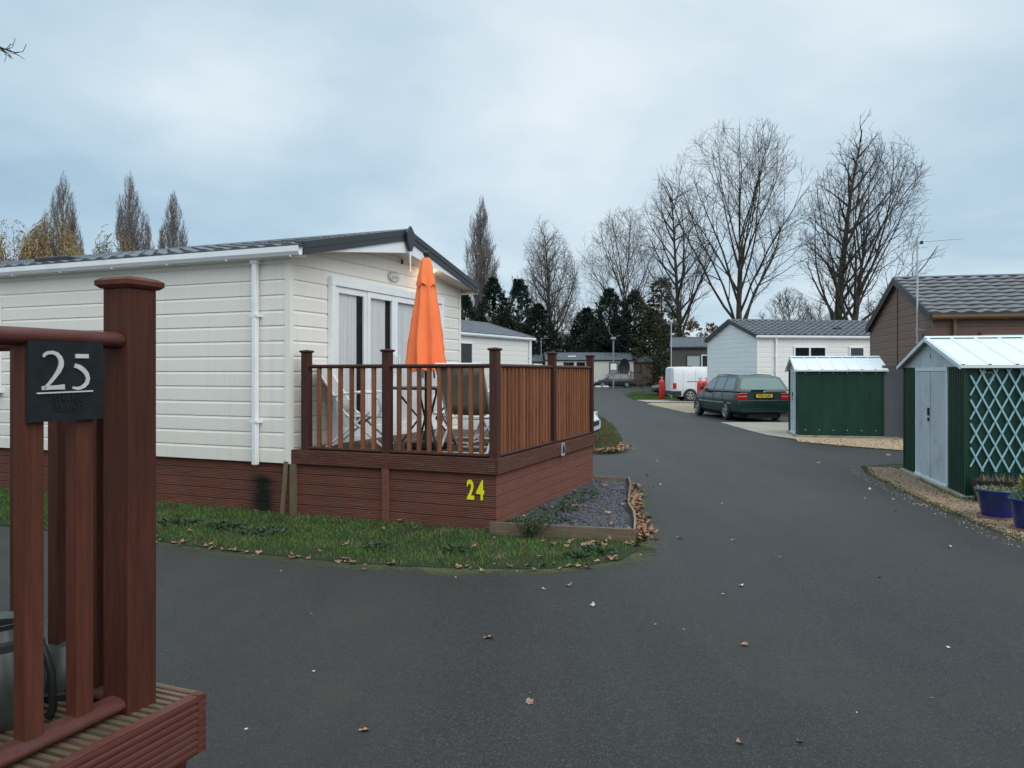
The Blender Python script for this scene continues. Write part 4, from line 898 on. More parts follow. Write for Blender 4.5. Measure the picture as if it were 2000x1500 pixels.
leafy('lawn_weeds', None, None, (0, 0, 0.012), [(-3.9+0.28*i+0.1*math.sin(i*3), 8.05-0.08*i+0.12*math.sin(i*7), 0.12) for i in range(7)]+[(-1.2, 6.9, .12), (-0.5, 6.8, .1), (.75, 6.75, .14), (.55, 6.55, .1), (-2.6, 7.6, .1)], 1500, 0.045, M['weed'], 32, 0.05, kind='stuff')

# fallen leaves -----------------------------------------------------------------------------------
def leaf_mesh(seed, s, m):
    rng = random.Random(seed); b = MB(); n = 11; b.v.append((0, 0, 0.006)); curl = rng.uniform(.25, .75); ax = rng.uniform(0, 3.14)
    for i in range(n):
        a = 2*math.pi*i/n; r = s*(0.5+0.42*(1 if i % 2 == 0 else 0.35))*rng.uniform(.8, 1.15)*(0.75+0.25*abs(math.cos(a/2)))
        x, y = r*math.cos(a), r*math.sin(a)*0.8; q = (x*math.cos(ax)+y*math.sin(ax)); b.v.append((x, y, 0.004+curl*q*q/s+rng.uniform(0, .12)*s))
    for i in range(n): b.f.append((0, 1+i, 1+(i+1) % n))
    k = len(b.v); b.v += [(-s*.5, -.001, .006), (-s*.5, .001, .006), (-s*1.15, 0, .012)]; b.f.append((k, k+1, k+2))
    me = bpy.data.meshes.new('fallen_leaf'); me.from_pydata(b.v, [], b.f); me.materials.append(m); return me
LM = [leaf_mesh(i, s, M['leafmat']) for i, s in enumerate((0.045, 0.055, 0.04, 0.06, 0.035))]
LP = [leaf_mesh(i+20, s, M['paleleaf']) for i, s in enumerate((0.028, 0.022, 0.03))]
rng = random.Random(77)
def drop(x, y, z, meshes, label, group, s=1.0):
    o = bpy.data.objects.new('fallen_leaf', meshes[rng.randrange(len(meshes))]); COL.objects.link(o); o.location = (x, y, z); o.rotation_euler = (rng.uniform(-.3, .3), rng.uniform(-.3, .3), rng.uniform(0, 6.28)); o.scale = (s,)*3
    return tag(o, label, 'leaf', group)
edge_pts = [(-3.6, 7.35), (-3.31, 7.17), (-2.7, 6.9), (-2.2, 6.7), (-1.6, 6.48), (-1.185, 6.35), (-.5, 6.22), (.25, 6.2), (.62, 6.28), (.93, 6.5)]
for i in range(62):
    k = rng.randrange(len(edge_pts)-1); f = rng.random(); a, c = edge_pts[k], edge_pts[k+1]
    drop(a[0]+(c[0]-a[0])*f+rng.gauss(0, .05), a[1]+(c[1]-a[1])*f+rng.gauss(.02, .05), 0.018, LM, 'brown dead leaf caught along the grass edge by the tarmac', 'dead leaves along the lawn edge', rng.uniform(.55, 1.05))
for (x, y) in sample(LAWN, 46, rng):
    if x > -4.2: drop(x, y, 0.035, LM, 'brown dead leaf lying in the grass below the decking', 'dead leaves in the grass', rng.uniform(.6, 1.1))
for i in range(26):
    drop(rng.uniform(.25, 1.15), 7.1+rng.gauss(-.06, .07), 0.025, LM, 'brown leaf heaped against the front plank of slate bed', 'dead leaves against the front plank', rng.uniform(.7, 1.15))
for (x, y) in sample(BEDIN, 24, rng): drop(x+.1 if x < 1.0 else x, y, 0.085, LM, 'curled brown leaf lying on the purple slate chips', 'dead leaves on the slate chips', rng.uniform(.7, 1.1))
for px, py, s, pale in [(1325, 1052, .9, 0), (1432, 1057, 1, 0), (1412, 1163, 1, 1), (1447, 1147, 1.3, 1), (1455, 1262, 1.1, 0), (1445, 1455, .7, 0), (955, 1248, .8, 0), (1112, 1146, 1.1, 0), (1158, 1185, 1.1, 1), (712, 1430, .6, 0), (890, 1130, .7, 1), (1010, 1118, .8, 1),
                        (1062, 1153, .8, 1), (612, 1315, .8, 1), (548, 1118, .9, 1), (1700, 958, 1.8, 1), (1690, 975, 1.2, 1), (1745, 977, 1.1, 1), (1717, 1129, 1.3, 1), (1855, 1070, 1.1, 1), (1300, 1010, .8, 1), (1375, 912, 1, 0), (1320, 940, 1, 0), (1290, 948, .9, 1), (1410, 985, .8, 1), (1600, 905, 1.1, 0), (1495, 905, 1, 0), (1283, 902, 1, 1), (1560, 875, 1, 0), (1735, 890, 1.5, 0), (1265, 930, 1, 0), (1275, 952, 1.1, 0)]:
    Y = 2400/(py-727); drop(at(px, Y), Y, 0.008, LP if pale else LM, 'pale scrap of leaf lying on the open tarmac' if pale else 'single brown leaf lying on the open tarmac', 'pale leaf scraps on the tarmac' if pale else 'brown leaves on the tarmac', s*.85)
for i in range(26):
    px, py = rng.uniform(420, 1900), 860+600*rng.random()**1.3; Y = 2400/(py-727); x = at(px, Y)
    if -1.9 < x-0.1*Y < 4.2 and not inside((x, Y), LAWN) and not (x < 1.8 and Y > 6.9): drop(x, Y, 0.008, LP if i % 3 else LM, 'pale scrap of leaf lying on the open tarmac' if i % 3 else 'single brown leaf lying on the open tarmac', 'pale leaf scraps on the tarmac' if i % 3 else 'brown leaves on the tarmac', rng.uniform(.25, .6))
drop(P25[0]-.10*XD[0]*0-.235, 1.79, 0.737, LM, 'brown leaf lying on the floor boards of the red deck', 'leaves on the red deck', .42); drop(-1.03, 1.95, 0.737, LM, 'brown leaf lying on the floor boards of the red deck', 'leaves on the red deck', .4)
for i in range(22):
    p = dk(rng.uniform(.5, 2.4), rng.uniform(1.2, 3.3), Z24+.006); drop(*p, LM, 'brown leaf on the floor boards of the parasol deck', 'dead leaves on the parasol deck', rng.uniform(.6, 1))
def litter(name, pts, n, seed, spread, z):
    rng = random.Random(seed); b = MB()
    for i in range(n):
        k = rng.randrange(len(pts)-1); f = rng.random(); a, c = pts[k], pts[k+1]; w = abs(rng.gauss(0, spread)); x = a[0]+(c[0]-a[0])*f+w; y = a[1]+(c[1]-a[1])*f+rng.gauss(0, .04)
        me = LM[rng.randrange(5)]; an = rng.uniform(0, 6.28); ca, sa = math.cos(an), math.sin(an); tl = rng.uniform(-.6, .6); s = rng.uniform(.6, 1.1); base = len(b.v); zz = z+rng.random()*0.05*max(0, 1-w/(.22))
        for v in me.vertices:
            X, Yy, Z = v.co.x*s, v.co.y*s, v.co.z*s; b.v.append((x+X*ca-Yy*sa, y+X*sa+Yy*ca, zz+Z+X*tl))
        for p in me.polygons: b.f.append(tuple(base+q for q in p.vertices))
    tag(b.build(name, M['leafmat']), kind='stuff')
litter('leaf_litter', [(1.20, 7.3), (1.27, 7.8), (1.34, 8.6), (1.44, 9.3), (1.66, 10.7)], 330, 41, .065, .008)
litter('verge_leaf_litter', [(1.6, 15.0), (1.9, 15.1), (2.05, 15.3), (2.3, 16.2)], 220, 42, .10, .05)

# ------------------------------------------------------------------ neighbouring homes
E = (0.74, 30.0)
rzE = math.atan2(0.87, 0.49)
cE, iE = home('static_caravan', 'white static caravan seen behind the deck railing, gutter sloping away, one window', (*E, 0), rzE, -8.2, 0.0, 3.9, 0.5, 2.93, 3.5, M['siding2'], M['roof'], M['barge'], M['pvc'], downpipes=(-0.22,), skirt_m=M['skirt'])
window(cE, (0, 0), (1, 0), (0, -1), -5.15, -4.30, 1.75, 2.62, M['pvc'], M['glass_dark'])
# white caravan with the grey gable beyond the cars
c2, i2 = home('static_caravan', 'white static caravan with pale grey gable and charcoal tiles behind the green estate car', (9.2, 28.8, 0), math.atan2(0.155, 0.985), 0.0, 10.5, 4.55, 0.45, 2.98, 3.66, M['siding2'], M['roof'], M['barge'], M['pvc'], gable_m=M['siding_grey'], downpipes=(0.72,), skirt_m=M['skirt'], row=0.27, wave=0.27, og=0.10, res=8, amp=0.02, step=0.035, scal=0.05)
window(c2, (0, 0), (1, 0), (0, -1), 1.45, 2.78, 1.30, 2.58, M['pvc'], M['glass_dark'], bars=(2.10,))
window(c2, (0, 0), (1, 0), (0, -1), 3.72, 4.36, 1.60, 2.58, M['pvc'], M['glass_dark'])
b = MB(); b.lathe([(0.17, 0), (0.17, 0.07), (0.12, 0.10), (0, 0.11)], 12, (3.8, 0.9, 3.28)); b.build('roof_vent', M['black'], c2, smooth=True)
# brown lodge behind the sheds
cb, ib = home('park_lodge', 'brown clad lodge with grey wavy tiles and a tall aerial on its gable', (9.6, 17.5, 0), math.atan2(-0.2, 0.98), 0.0, 9.0, 5.5, 0.35, 2.93, 4.02, M['siding_brown'], M['roof_brown'], M['barge'], M['pvc_brown'], og=0.10, oe=0.16, row=0.30, wave=0.36, res=10, downpipes=(0.42,), barge_h=0.20, cat='lodge', corner_m=M['siding_brown'], amp=0.020, step=0.045, scal=0.085, skirt_m=M['siding_dark'])
window(cb, (0, 0), (1, 0), (0, -1), 0.95, 1.92, 1.1, 2.52, M['frame_brown'], [M['glass_pale']], name='window'); window(cb, (0, 0), (1, 0), (0, -1), 1.96, 3.1, 1.1, 2.55, M['frame_brown'], [M['glass_pale']])
b = MB(); b.box(-0.03, 2.72, 0.35, -0.005, 2.78, 3.9); b.build('joint_strip', M['siding_dark'], cb)
b = MB(); b.box(-0.045, 0.62, 2.28, -0.016, 0.95, 2.50); b.build('wall_vent', M['siding_brown'], cb)
# small dark lodge, far cream lodge, pale green neighbour
cd, _ = home('park_lodge', 'small dark brown lodge between the white van and grey gable', (9.80, 47.0, 0), R(-13), 0.0, 6.0, 4.6, 0.4, 3.12, 3.75, M['siding_dark'], M['roof'], M['barge'], M['barge'], cat='lodge', row=0.3, wave=0.3, gut=True)
window(cd, (0, 0), (1, 0), (0, -1), 0.85, 1.72, 1.4, 2.66, M['barge'], M['glass_pale']); window(cd, (0, 0), (1, 0), (0, -1), 1.74, 2.6, 1.4, 2.66, M['pvc'], M['glass_dark'])
cf, _ = home('park_lodge', 'long low cream lodge with charcoal roof at the far end of the road', (3.9, 88, 0), 0.0, 0.0, 10.0, 5.2, 0.3, 3.0, 3.85, M['siding_far'], M['roof'], M['barge'], M['barge'], cat='lodge', row=0.4, wave=0.4, board=0.3, res=3)
for a, c_, z0, z1 in ((2.0, 3.2, 2.0, 2.75), (3.5, 4.5, 2.1, 2.75), (7.25, 8.35, 0.75, 2.75)): window(cf, (0, 0), (1, 0), (0, -1), a, c_, z0, z1, M['barge'], M['glass_pale'] if a > 7 else M['glass_dark'], fw=0.09)
b = MB(); b.box(2.6, 0.9, 3.38, 3.5, 1.25, 3.52); b.build('roof_vent', M['pvc'], cf)
cg, _ = home('park_lodge', 'pale green lodge end glimpsed left of the long cream lodge', (-2.0, 90, 0), 0.0, 0.0, 5.6, 5.0, 0.3, 2.85, 3.7, M['siding_green'], M['roof'], M['barge'], M['barge'], cat='lodge', row=0.4, wave=0.4, board=0.3, res=3)
ch_, _ = home('park_lodge', 'low brown extension with grey roof right of the far cream lodge', (14.05, 88.4, 0), 0.0, 0.0, 2.1, 4.4, 0.3, 2.75, 3.45, M['siding_brown'], M['roof'], M['barge'], M['barge'], cat='lodge', row=0.4, wave=0.4, board=0.3, res=3)

# ------------------------------------------------------------------ metal sheds
def shed(name, label, loc, rz, L, D, ze, zr, axis, base_m, door=True):
    """apex metal shed. axis 'x': ridge along x. frame 0..L x 0..D"""
    t = thing(name, label, 'shed', loc, rz); z0 = 0.07
    b = MB(); b.box(-0.07, -0.07, 0.0, L+0.05, D+0.05, z0-0.012); b.build('base_slab', M['slab'], t, bevel=0.006)
    zf = lambda u: ze-0.02
    g = M['green_metal']
    for o_, d_, n_, a, c, per, rb_, dp in [((0, 0), (1, 0), (0, -1), 0, L, .27, .10, .006), ((0, D), (1, 0), (0, 1), 0, L, .27, .12, .006), ((L, 0), (0, 1), (1, 0), 0, D, .27, .12, .006)]+[((0, 0), (0, 1), (-1, 0), a, c, .085, .5, .012) for a, c in door_gaps(D, door)]:
        w = MB(); corrugated(w, o_, d_, n_, a, c, z0, zf, per, rb_, dp); w.build('wall', g, t)
    for x in (0, L):
        for y in (0, D): tr = MB(); tr.box(x-0.02, y-0.02, z0, x+0.02, y+0.02, ze-0.03); tr.build('corner_trim', g, t)
    for x, nx in ((0, -1), (L, 1)):
        gb = MB(); gb.prism([(x, -0.03, ze-0.03), (x, D+0.03, ze-0.03), (x, D+0.03, ze), (x, D/2, zr-0.02), (x, -0.03, ze)], (nx*0.014, 0, 0)); gb.build('gable_panel', M['door_metal'], t)
    ov = 0.09; r = MB(); th = math.atan2(zr-ze, D/2)
    for s in (0, 1):
        y0, z_0 = (-ov, ze-ov*math.tan(th)+0.012) if s == 0 else (D+ov, ze-ov*math.tan(th)+0.012)
        xs = []; x = -ov
        while x < L+ov-0.01: xs += [(x, 0.0), (x+0.018, 0.016), (x+0.042, 0.016), (x+0.06, 0.0)]; x += 0.30
        xs.append((L+ov, 0.0))
        for (xa, qa), (xb, qb) in zip(xs, xs[1:]): r.quad((xa, y0, z_0+qa), (xb, y0, z_0+qb), (xb, D/2, zr+0.012+qb), (xa, D/2, zr+0.012+qa))
        r.box(-ov, y0-0.006, z_0-0.035, L+ov, y0+0.006, z_0+0.004)
    r.build('roof', M['roof_metal'], t)
    r = MB(); r.prism([(-ov-.005, D/2-0.07, zr+0.012), (-ov-.005, D/2, zr+0.04), (-ov-.005, D/2+0.07, zr+0.012), (-ov-.005, D/2, zr+0.02)], (L+2*ov+.01, 0, 0)); r.build('ridge_cap', M['light_metal'], t)
    for x in (-ov-0.012, L+ov):
        r = MB()
        for ya in (-ov, D+ov): r.prism([(x, ya, ze-ov*math.tan(th)+0.016), (x, D/2, zr+0.018), (x, D/2, zr-0.035), (x, ya, ze-ov*math.tan(th)-0.036)], (0.012, 0, 0))
        r.build('verge_trim', M['light_metal'], t)
    if door:
        a, c = door_gaps(D, True)[0][1], door_gaps(D, True)[1][0]
        f = MB(); f.box(-0.018, a, z0, -0.002, a+0.05, ze-0.03); f.box(-0.018, c-0.05, z0, -0.002, c, ze-0.03); f.box(-0.020, a, ze-0.085, -0.001, c, ze-0.031); f.box(-0.035, a+0.0, z0-0.01, 0.0, c, z0+0.02); f.build('door_frame', M['light_metal'], t)
        for k, (u, v) in enumerate(((a+0.05, (a+c)/2), ((a+c)/2, c-0.05))):
            d = MB(); q = -0.010 if k else -0.013; ss = [u, u+(v-u)*.28, u+(v-u)*.30, u+(v-u)*.70, u+(v-u)*.72, v]; qq = [0, 0, .004, .004, 0, 0]
            for i in range(5): d.quad((q-qq[i], ss[i], z0+0.022), (q-qq[i+1], ss[i+1], z0+0.022), (q-qq[i+1], ss[i+1], ze-0.09), (q-qq[i], ss[i], ze-0.09))
            d.box(q-0.006, (v if k == 0 else u)-0.008, z0+0.022, q, (v if k == 0 else u)+0.008, ze-0.09)
            dd = d.build('door', M['door_metal'], t)
            if k == 0: continue
            h = MB(); yy = u+0.07; h.box(q-0.022, yy-0.03, 0.98, q-0.002, yy+0.03, 1.09); h.box(q-0.02, yy-0.02, 0.90, q-0.002, yy+0.025, 0.945); h.build('door_handle', M['black'], dd)
        v = MB(); v.box(-0.018, D/2-0.012, ze+0.10, -0.0145, D/2+0.012, ze+0.17); v.build('gable_vent', M['black'], t)
    bo = MB(); bo.lathe([(0.011, 0), (0.009, -0.006), (0, -0.007)], 8, (0, -0.002, 0), 'y'); b0 = bo.build('bolt_head', M['light_metal'], t); first = True
    for x in [L*(k+.5)/6 for k in range(6)]:
        for z in (z0+0.12, ze-0.10):
            o = b0 if first else b0.copy(); first = False
            if o is not b0: COL.objects.link(o); o.parent = t
            o.location = (x, 0, z)
    return t
def door_gaps(D, door): return [(0.0, D*0.24), (D*0.765, D)] if door else [(0.0, D)]
# near shed: its door gable faces the road; frame x points away from the road, y along the gable
s2 = shed('metal_shed', 'dark green metal shed with blue trellis on its side, beside the blue pots', (5.67, 9.59, 0), math.atan2(-0.223, 0.975), 2.6, 2.78, 1.70, 2.075, 'x', M['slab'])
s1 = shed('metal_shed', 'dark green metal shed with shallow white roof beside the estate car', (7.03, 18.85, 0), math.atan2(-0.20, 0.98), 1.93, 1.45, 1.68, 1.97, 'x', M['slab'])
def trellis():
    t = thing('trellis', 'pale blue expanding lattice trellis hung on the side wall of the near shed', 'trellis', (5.67, 9.59, 0), math.atan2(-0.223, 0.975))
    x0, x1, z0, z1 = 0.06, 1.75, 0.37, 1.645; dx, dz = 0.1475, 0.302; k = dz/dx
    rj = random.Random(4)
    for s, q in ((1, -0.022), (-1, -0.032)):
        b = MB(); c = x0-(z1-z0)/k-dx
        i = 0
        while c < x1+(z1-z0)/k+dx:
            # line x = c + s*(z-z0)/k, clipped to the panel
            za, zb = z0, z1
            xa, xb = c, c+s*(z1-z0)/k
            lo, hi = (xa, xb) if xa < xb else (xb, xa)
            t0, t1 = 0.0, 1.0
            if abs(xb-xa) > 1e-6:
                ta, tb = (x0-0.02-xa)/(xb-xa), (x1-xa)/(xb-xa)
                if ta > tb: ta, tb = tb, ta
                t0, t1 = max(t0, ta), min(t1, tb)
            if t1-t0 > 0.06:
                b.bar((xa+(xb-xa)*t0, q, za+(zb-za)*t0), (xa+(xb-xa)*t1, q, za+(zb-za)*t1), 0.010, 0.0195, (1, 0, 0))
            c += dx*rj.uniform(0.97, 1.03)
        b.build('slats', M['trellis'], t)
trellis()
place_text('shed_number', text_mesh('12', 0.16, 0.001), mat('faded_digits', (0.20, 0.26, 0.19), 0.7, 0.1, 20), s2, (0.24, -0.0085, 1.545), (1, 0, 0), (0, 0, 1))
t = thing('grey_panel_fence', 'smooth dark grey panel screen standing between the two green sheds', 'fence', (8.93, 18.48, 0), math.atan2(-0.2, 0.98))
b = MB(); b.box(0, 0, 0.05, 2.4, 0.05, 1.74); b.build('panel', M['grey_panel'], t, bevel=0.004)
b = MB(); b.box(-0.02, -0.012, 1.74, 2.42, 0.06, 1.765); b.build('capping', M['grey_panel'], t)
b = MB(); b.box(0, -0.03, 0.0, 2.4, 0.08, 0.05); b.build('base_strip', M['slab'], t)

# pots --------------------------------------------------------------------------------------------
def pot(label, loc, r, h, seed, pm, plant_h=0.1, nl=260):
    t = thing('plant_pot', label, 'plant pot', loc)
    b = MB(); b.lathe([(0, 0.02), (r*0.66, 0.02), (r*0.70, 0.05), (r*0.93, h*0.86), (r*1.0, h*0.90), (r*1.02, h*0.97), (r*0.99, h), (r*0.93, h*0.985), (r*0.90, h*0.85), (0, h*0.84)], 40); b.build('pot_body', M['blue_glaze'], t, smooth=True, angle=50)
    b = MB(); b.lathe([(0, 0.004), (r*0.80, 0.004), (r*0.90, 0.035), (r*0.93, 0.035), (r*0.86, 0.0), (0, 0.0)], 36); b.build('saucer', M['terracotta'], t, smooth=True, angle=50)
    b = MB(); b.lathe([(r*0.91, h*0.88), (r*0.5, h*0.90), (0.001, h*0.91)], 24); b.build('compost', M['compost'], t)
    rg = random.Random(seed); b = MB()
    for i in range(nl):
        a = rg.uniform(0, 6.283); d = r*.85*math.sqrt(rg.random()); leaf(b, Vector((d*math.cos(a), d*math.sin(a), h*0.9)), Vector((rg.gauss(0, .8), rg.gauss(0, .8), rg.uniform(.2, 1.4))), rg.uniform(.35, 1.0)*plant_h, rg, 0.18)
    b.build('foliage', pm, t)
pot('wide cobalt blue glazed pot of low yellow green plants at the shed corner', (5.28, 8.36, 0.012), 0.215, 0.325, 1, M['plant_yellow'], 0.09)
pot('cobalt blue glazed pot standing on a deep terracotta saucer at frame edge', (5.20, 7.70, 0.012), 0.195, 0.33, 2, M['weed'], 0.12)
t = thing('trough_planter', 'black trough planter of straggling dry stems against the shed wall behind pots', 'planter', (5.98, 9.22, 0.03), math.atan2(-0.223, 0.975))
b = MB(); b.prism([(-0.34, -0.12, 0), (0.75, -0.12, 0), (0.80, -0.16, 0.27), (-0.39, -0.16, 0.27)], (0, 0.02, 0)); b.prism([(-0.34, 0.12, 0), (0.75, 0.12, 0), (0.80, 0.16, 0.27), (-0.39, 0.16, 0.27)], (0, -0.02, 0)); b.prism([(-0.34, -0.12, 0), (-0.34, 0.12, 0), (-0.39, 0.16, 0.27), (-0.39, -0.16, 0.27)], (0.02, 0, 0)); b.box(-0.35, -0.12, 0.2, 0.75, 0.12, 0.22); b.build('trough', M['black'], t)
rg = random.Random(9); b = MB()
for i in range(420):
    x = rg.uniform(-.33, .75); leaf(b, Vector((x, rg.uniform(-.1, .1), .22)), Vector((rg.gauss(0, .7), rg.gauss(-.1, .6), rg.uniform(.2, 1.2))), rg.uniform(.05, .16), rg, 0.12)
b.build('stems', varied('dry_stems', [(0.09, 0.075, 0.05), (0.20, 0.15, 0.10), (0.05, 0.07, 0.035)], 0.8, 20), t)
leafy('potted_grass', 'pale yellow tufted plant in a hidden pot at the right frame edge', 'plant', (5.66, 8.30, 0.30), [(0, 0, .10)], 200, 0.115, M['plant_yellow'], 55, 0.12, up=1.0)
b = MB(); b.lathe([(0, 0), (0.11, 0), (0.14, 0.24), (0.15, 0.27), (0.13, 0.27), (0, 0.25)], 24); o = b.build('black_pot', M['black'], None, smooth=True); o.location = (5.66, 8.30, 0.012); tag(o, 'black plastic pot under the pale tufted plant beside the blue pots', 'plant pot')

# ------------------------------------------------------------------ vehicles (frame: x forward, rear bumper at x=0)
def loft(mb, secs):
    base = len(mb.v); n = len(secs[0])
    for s in secs: mb.v += s
    for i in range(len(secs)-1):
        for k in range(n):
            k2 = (k+1) % n; mb.f.append((base+i*n+k, base+i*n+k2, base+(i+1)*n+k2, base+(i+1)*n+k))
    mb.f.append(tuple(base+k for k in range(n-1, -1, -1))); mb.f.append(tuple(base+(len(secs)-1)*n+k for k in range(n)))
def wheel(t, x, y, r, w, side, spokes=5):
    wb = MB(); wb.lathe([(r*0.62, -w/2), (r*0.93, -w/2), (r, -w*0.36), (r, w*0.36), (r*0.93, w/2), (r*0.62, w/2)], 26, (x, y, r), 'y'); wh = wb.build('wheel', M['rubber'], t, smooth=True, angle=40)
    yo = y+side*w*0.47
    b = MB(); b.lathe([(r*0.68, 0), (r*0.62, side*0.012), (r*0.58, 0), (r*0.56, -side*0.04)], 24, (x, yo, r), 'y'); b.lathe([(0.0, side*0.012), (r*0.17, side*0.010), (r*0.19, -side*.02)], 14, (x, yo, r), 'y')
    for k in range(spokes):
        a = 2*math.pi*k/spokes+0.3; b.bar((x+r*0.12*math.cos(a), yo-side*0.004, r+r*0.12*math.sin(a)), (x+r*0.62*math.cos(a), yo-side*0.004, r+r*0.62*math.sin(a)), r*0.20, 0.012, (0, 1, 0))
    b.build('rim', M['alloy'], wh, smooth=True, angle=30)
    b = MB(); b.lathe([(r*0.66, 0), (0, 0)], 24, (x, yo-side*0.03, r), 'y'); b.build('wheel_disc', M['black'], wh)
def vehicle(name, label, cat, loc, heading, pm, st, gh, wheels, r, side_win, lights, extras=None, group=None):
    """st: body stations (x, zbot, ztop, halfwidth); gh: greenhouse dict or None"""
    t = thing(name, label, cat, loc, heading, group); b = MB(); secs = []
    for (x, zb, zt, hw) in st:
        h = zt-zb; half = [(hw*0.86, zb), (hw*0.96, zb+h*0.10), (hw*0.995, zb+h*0.30), (hw, zb+h*0.52), (hw*0.985, zb+h*0.74), (hw*0.955, zt-h*0.10), (hw*0.90, zt-0.015), (hw*0.60, zt+0.008), (0.0, zt+0.016)]
        secs.append([(x, y, z) for y, z in half]+[(x, -y, z) for y, z in half[-2::-1]])
    loft(b, secs); body = b.build('body', pm, t, smooth=True, angle=35)
    hwm = max(s[3] for s in st)
    for x in wheels:
        for sd_ in (1, -1):
            a = MB(); k = 22; ra = r*1.16
            a.prism([(x+ra*math.cos(R(-12+204*i/k)), sd_*(hwm*0.90), r+ra*math.sin(R(-12+204*i/k))) for i in range(k+1)], (0, sd_*(hwm*0.105+0.004), 0)); a.build('wheel_arch', M['black'], body)
            wheel(t, x, sd_*(hwm-0.085), r, 0.20, sd_)
    if gh:
        zb = gh['zb']; pr = gh['prof']       # roof profile from rear belt point over the roof to the front belt point: (x, z)
        zmax = max(z for x, z in pr); wb, wr = gh['wb'], gh['wr']; g = MB()
        Y = lambda z: wb+(wr-wb)*((z-zb)/(zmax-zb))
        secs = []
        for (x, z) in pr:
            w = Y(z); secs.append([(x, -w, z), (x, -w*0.82, z+0.022*(z-zb)/(zmax-zb)), (x, 0, z+0.035*(z-zb)/(zmax-zb)), (x, w*0.82, z+0.022*(z-zb)/(zmax-zb)), (x, w, z)])
        base = len(g.v)
        for s in secs: g.v += s
        for i in range(len(secs)-1):
            for k in range(4): g.f.append((base+i*5+k, base+i*5+k+1, base+(i+1)*5+k+1, base+(i+1)*5+k))
        for sd_ in (1, -1): g.poly([(x, sd_*Y(z), z) for x, z in (pr if sd_ > 0 else pr[::-1])])
        gb = g.build('cabin', pm, t, smooth=True, angle=35)
        for sd_ in (1, -1):
            for win in side_win:
                w = MB(); w.prism([(x, sd_*(Y(z)+0.001), z) for x, z in win], (0, sd_*0.005, 0)); w.build('side_window', gh.get('glass', M['glass_dark']), gb)
        for nm, (xa, za), (xb, zb2), ins in gh['ends']:
            dx, dz = xb-xa, zb2-za; L = math.hypot(dx, dz); nx, nz = dz/L, -dx/L
            if nm == 'windscreen' and nx < 0: nx, nz = -nx, -nz
            if nm == 'rear_window' and nx > 0: nx, nz = -nx, -nz
            q = 0.012; w = MB(); rows = []
            for f in (0.0, 0.12, 0.5, 0.88, 1.0):
                x, z = xa+dx*f, za+dz*f; yy = Y(z)-ins-(0.05 if f in (0.0, 1.0) else 0.0); rows.append([(x+nx*q, y_, z+nz*q+0.024*(z-zb)/(zmax-zb)*(1-abs(y_/Y(z)))) for y_ in (-yy, -yy*.5, 0, yy*.5, yy)])
            bs = len(w.v)
            for s in rows: w.v += s
            for i in range(4):
                for k in range(4): w.f.append((bs+i*5+k, bs+i*5+k+1, bs+(i+1)*5+k+1, bs+(i+1)*5+k))
            w.build(nm, gh.get('eglass', gh.get('glass', M['glass_dark'])), gb, smooth=True, angle=180)
    for (nm, x0, x1, y0, y1, z0, z1, m) in lights:
        for sd_ in (1, -1):
            w = MB(); w.box(x0, sd_*y0, z0, x1, sd_*y1, z1); w.build(nm, m, body, bevel=0.015)
    if extras: extras(t, body)
    return t
tail = mat('tail_lamp', (0.42, 0.012, 0.018), 0.15, 0.2, 14, coat=0.6); headl = glass('head_lamp', (0.55, 0.57, 0.58), 0.08)
plate_y = mat('yellow_plate', (0.72, 0.50, 0.03), 0.5, 0.06, 8)
def estate_extras(t, body):
    b = MB(); b.box(-0.012, -0.27, 0.775, 0.0, 0.27, 0.885); p = b.build('number_plate', plate_y, body)
    b.__init__(); place_text('plate_lettering', text_mesh('W541 KAR', 0.112, 0.001, 0.002, 0.82), M['ink'], p, (-0.0135, 0, 0.829), (0, -1, 0), (0, 0, 1))
    b = MB(); b.box(-0.020, -0.84, 0.665, 0.03, 0.84, 0.685); b.build('chrome_strip', M['chrome'], body)
    b = MB(); b.box(-0.008, -0.33, 0.745, 0.004, 0.33, 0.905); b.build('plate_recess', M['black'], body)
    b = MB(); b.lathe([(0.026, 0), (0.032, -0.004), (0.026, -0.008)], 16, (0.0, 0, 0.945), 'x'); b.build('badge', M['chrome'], body)
    for ya, yb in ((-0.74, -0.60), (0.58, 0.76)): b = MB(); b.box(-0.01, ya, 0.935, 0.0, yb, 0.952); b.build('model_lettering', M['chrome'], body)
    for s in (1, -1):
        b = MB(); b.box(0.55, s*0.895, 0.555, 4.3, s*0.912, 0.60); b.build('side_strip', M['chrome'], body)
        b = MB(); b.tube([(0.75, s*0.585, 1.43), (0.85, s*0.585, 1.495), (1.7, s*0.585, 1.515), (2.5, s*0.585, 1.50), (2.62, s*0.585, 1.45)], 0.014, 8); b.build('roof_rail', M['black'], body, smooth=True)
        b = MB(); b.prism([(3.25, s*0.90, 0.96), (3.13, s*0.92, 0.97), (3.12, s*1.04, 0.98), (3.20, s*1.04, 0.98)], (0, 0, 0.12)); b.build('door_mirror', M['black'], body, bevel=0.02)
        b = MB()
        for x in (1.35, 2.25, 3.2): b.box(x, s*0.893, 0.35, x+0.008, s*0.903, 0.95)
        b.build('door_gap', M['black'], body)
    b = MB(); b.box(0.10, -0.5, 0.10, 4.5, 0.5, 0.24); b.build('underbody', M['black'], body)
    b = MB(); b.box(0.055, -0.06, 1.005, 0.09, 0.40, 1.02); b.build('rear_wiper', M['black'], body)
ESTATE = [(-.01, .34, .62, .80), (.0, .30, .66, .85), (.03, .28, .80, .86), (.06, .26, .94, .865), (.14, .24, .995, .875), (.6, .22, .985, .895), (1.6, .21, .975, .90), (2.8, .21, .96, .90), (3.45, .21, .94, .895), (4.0, .22, .88, .875), (4.45, .24, .79, .83), (4.68, .27, .69, .75), (4.78, .32, .58, .66)]
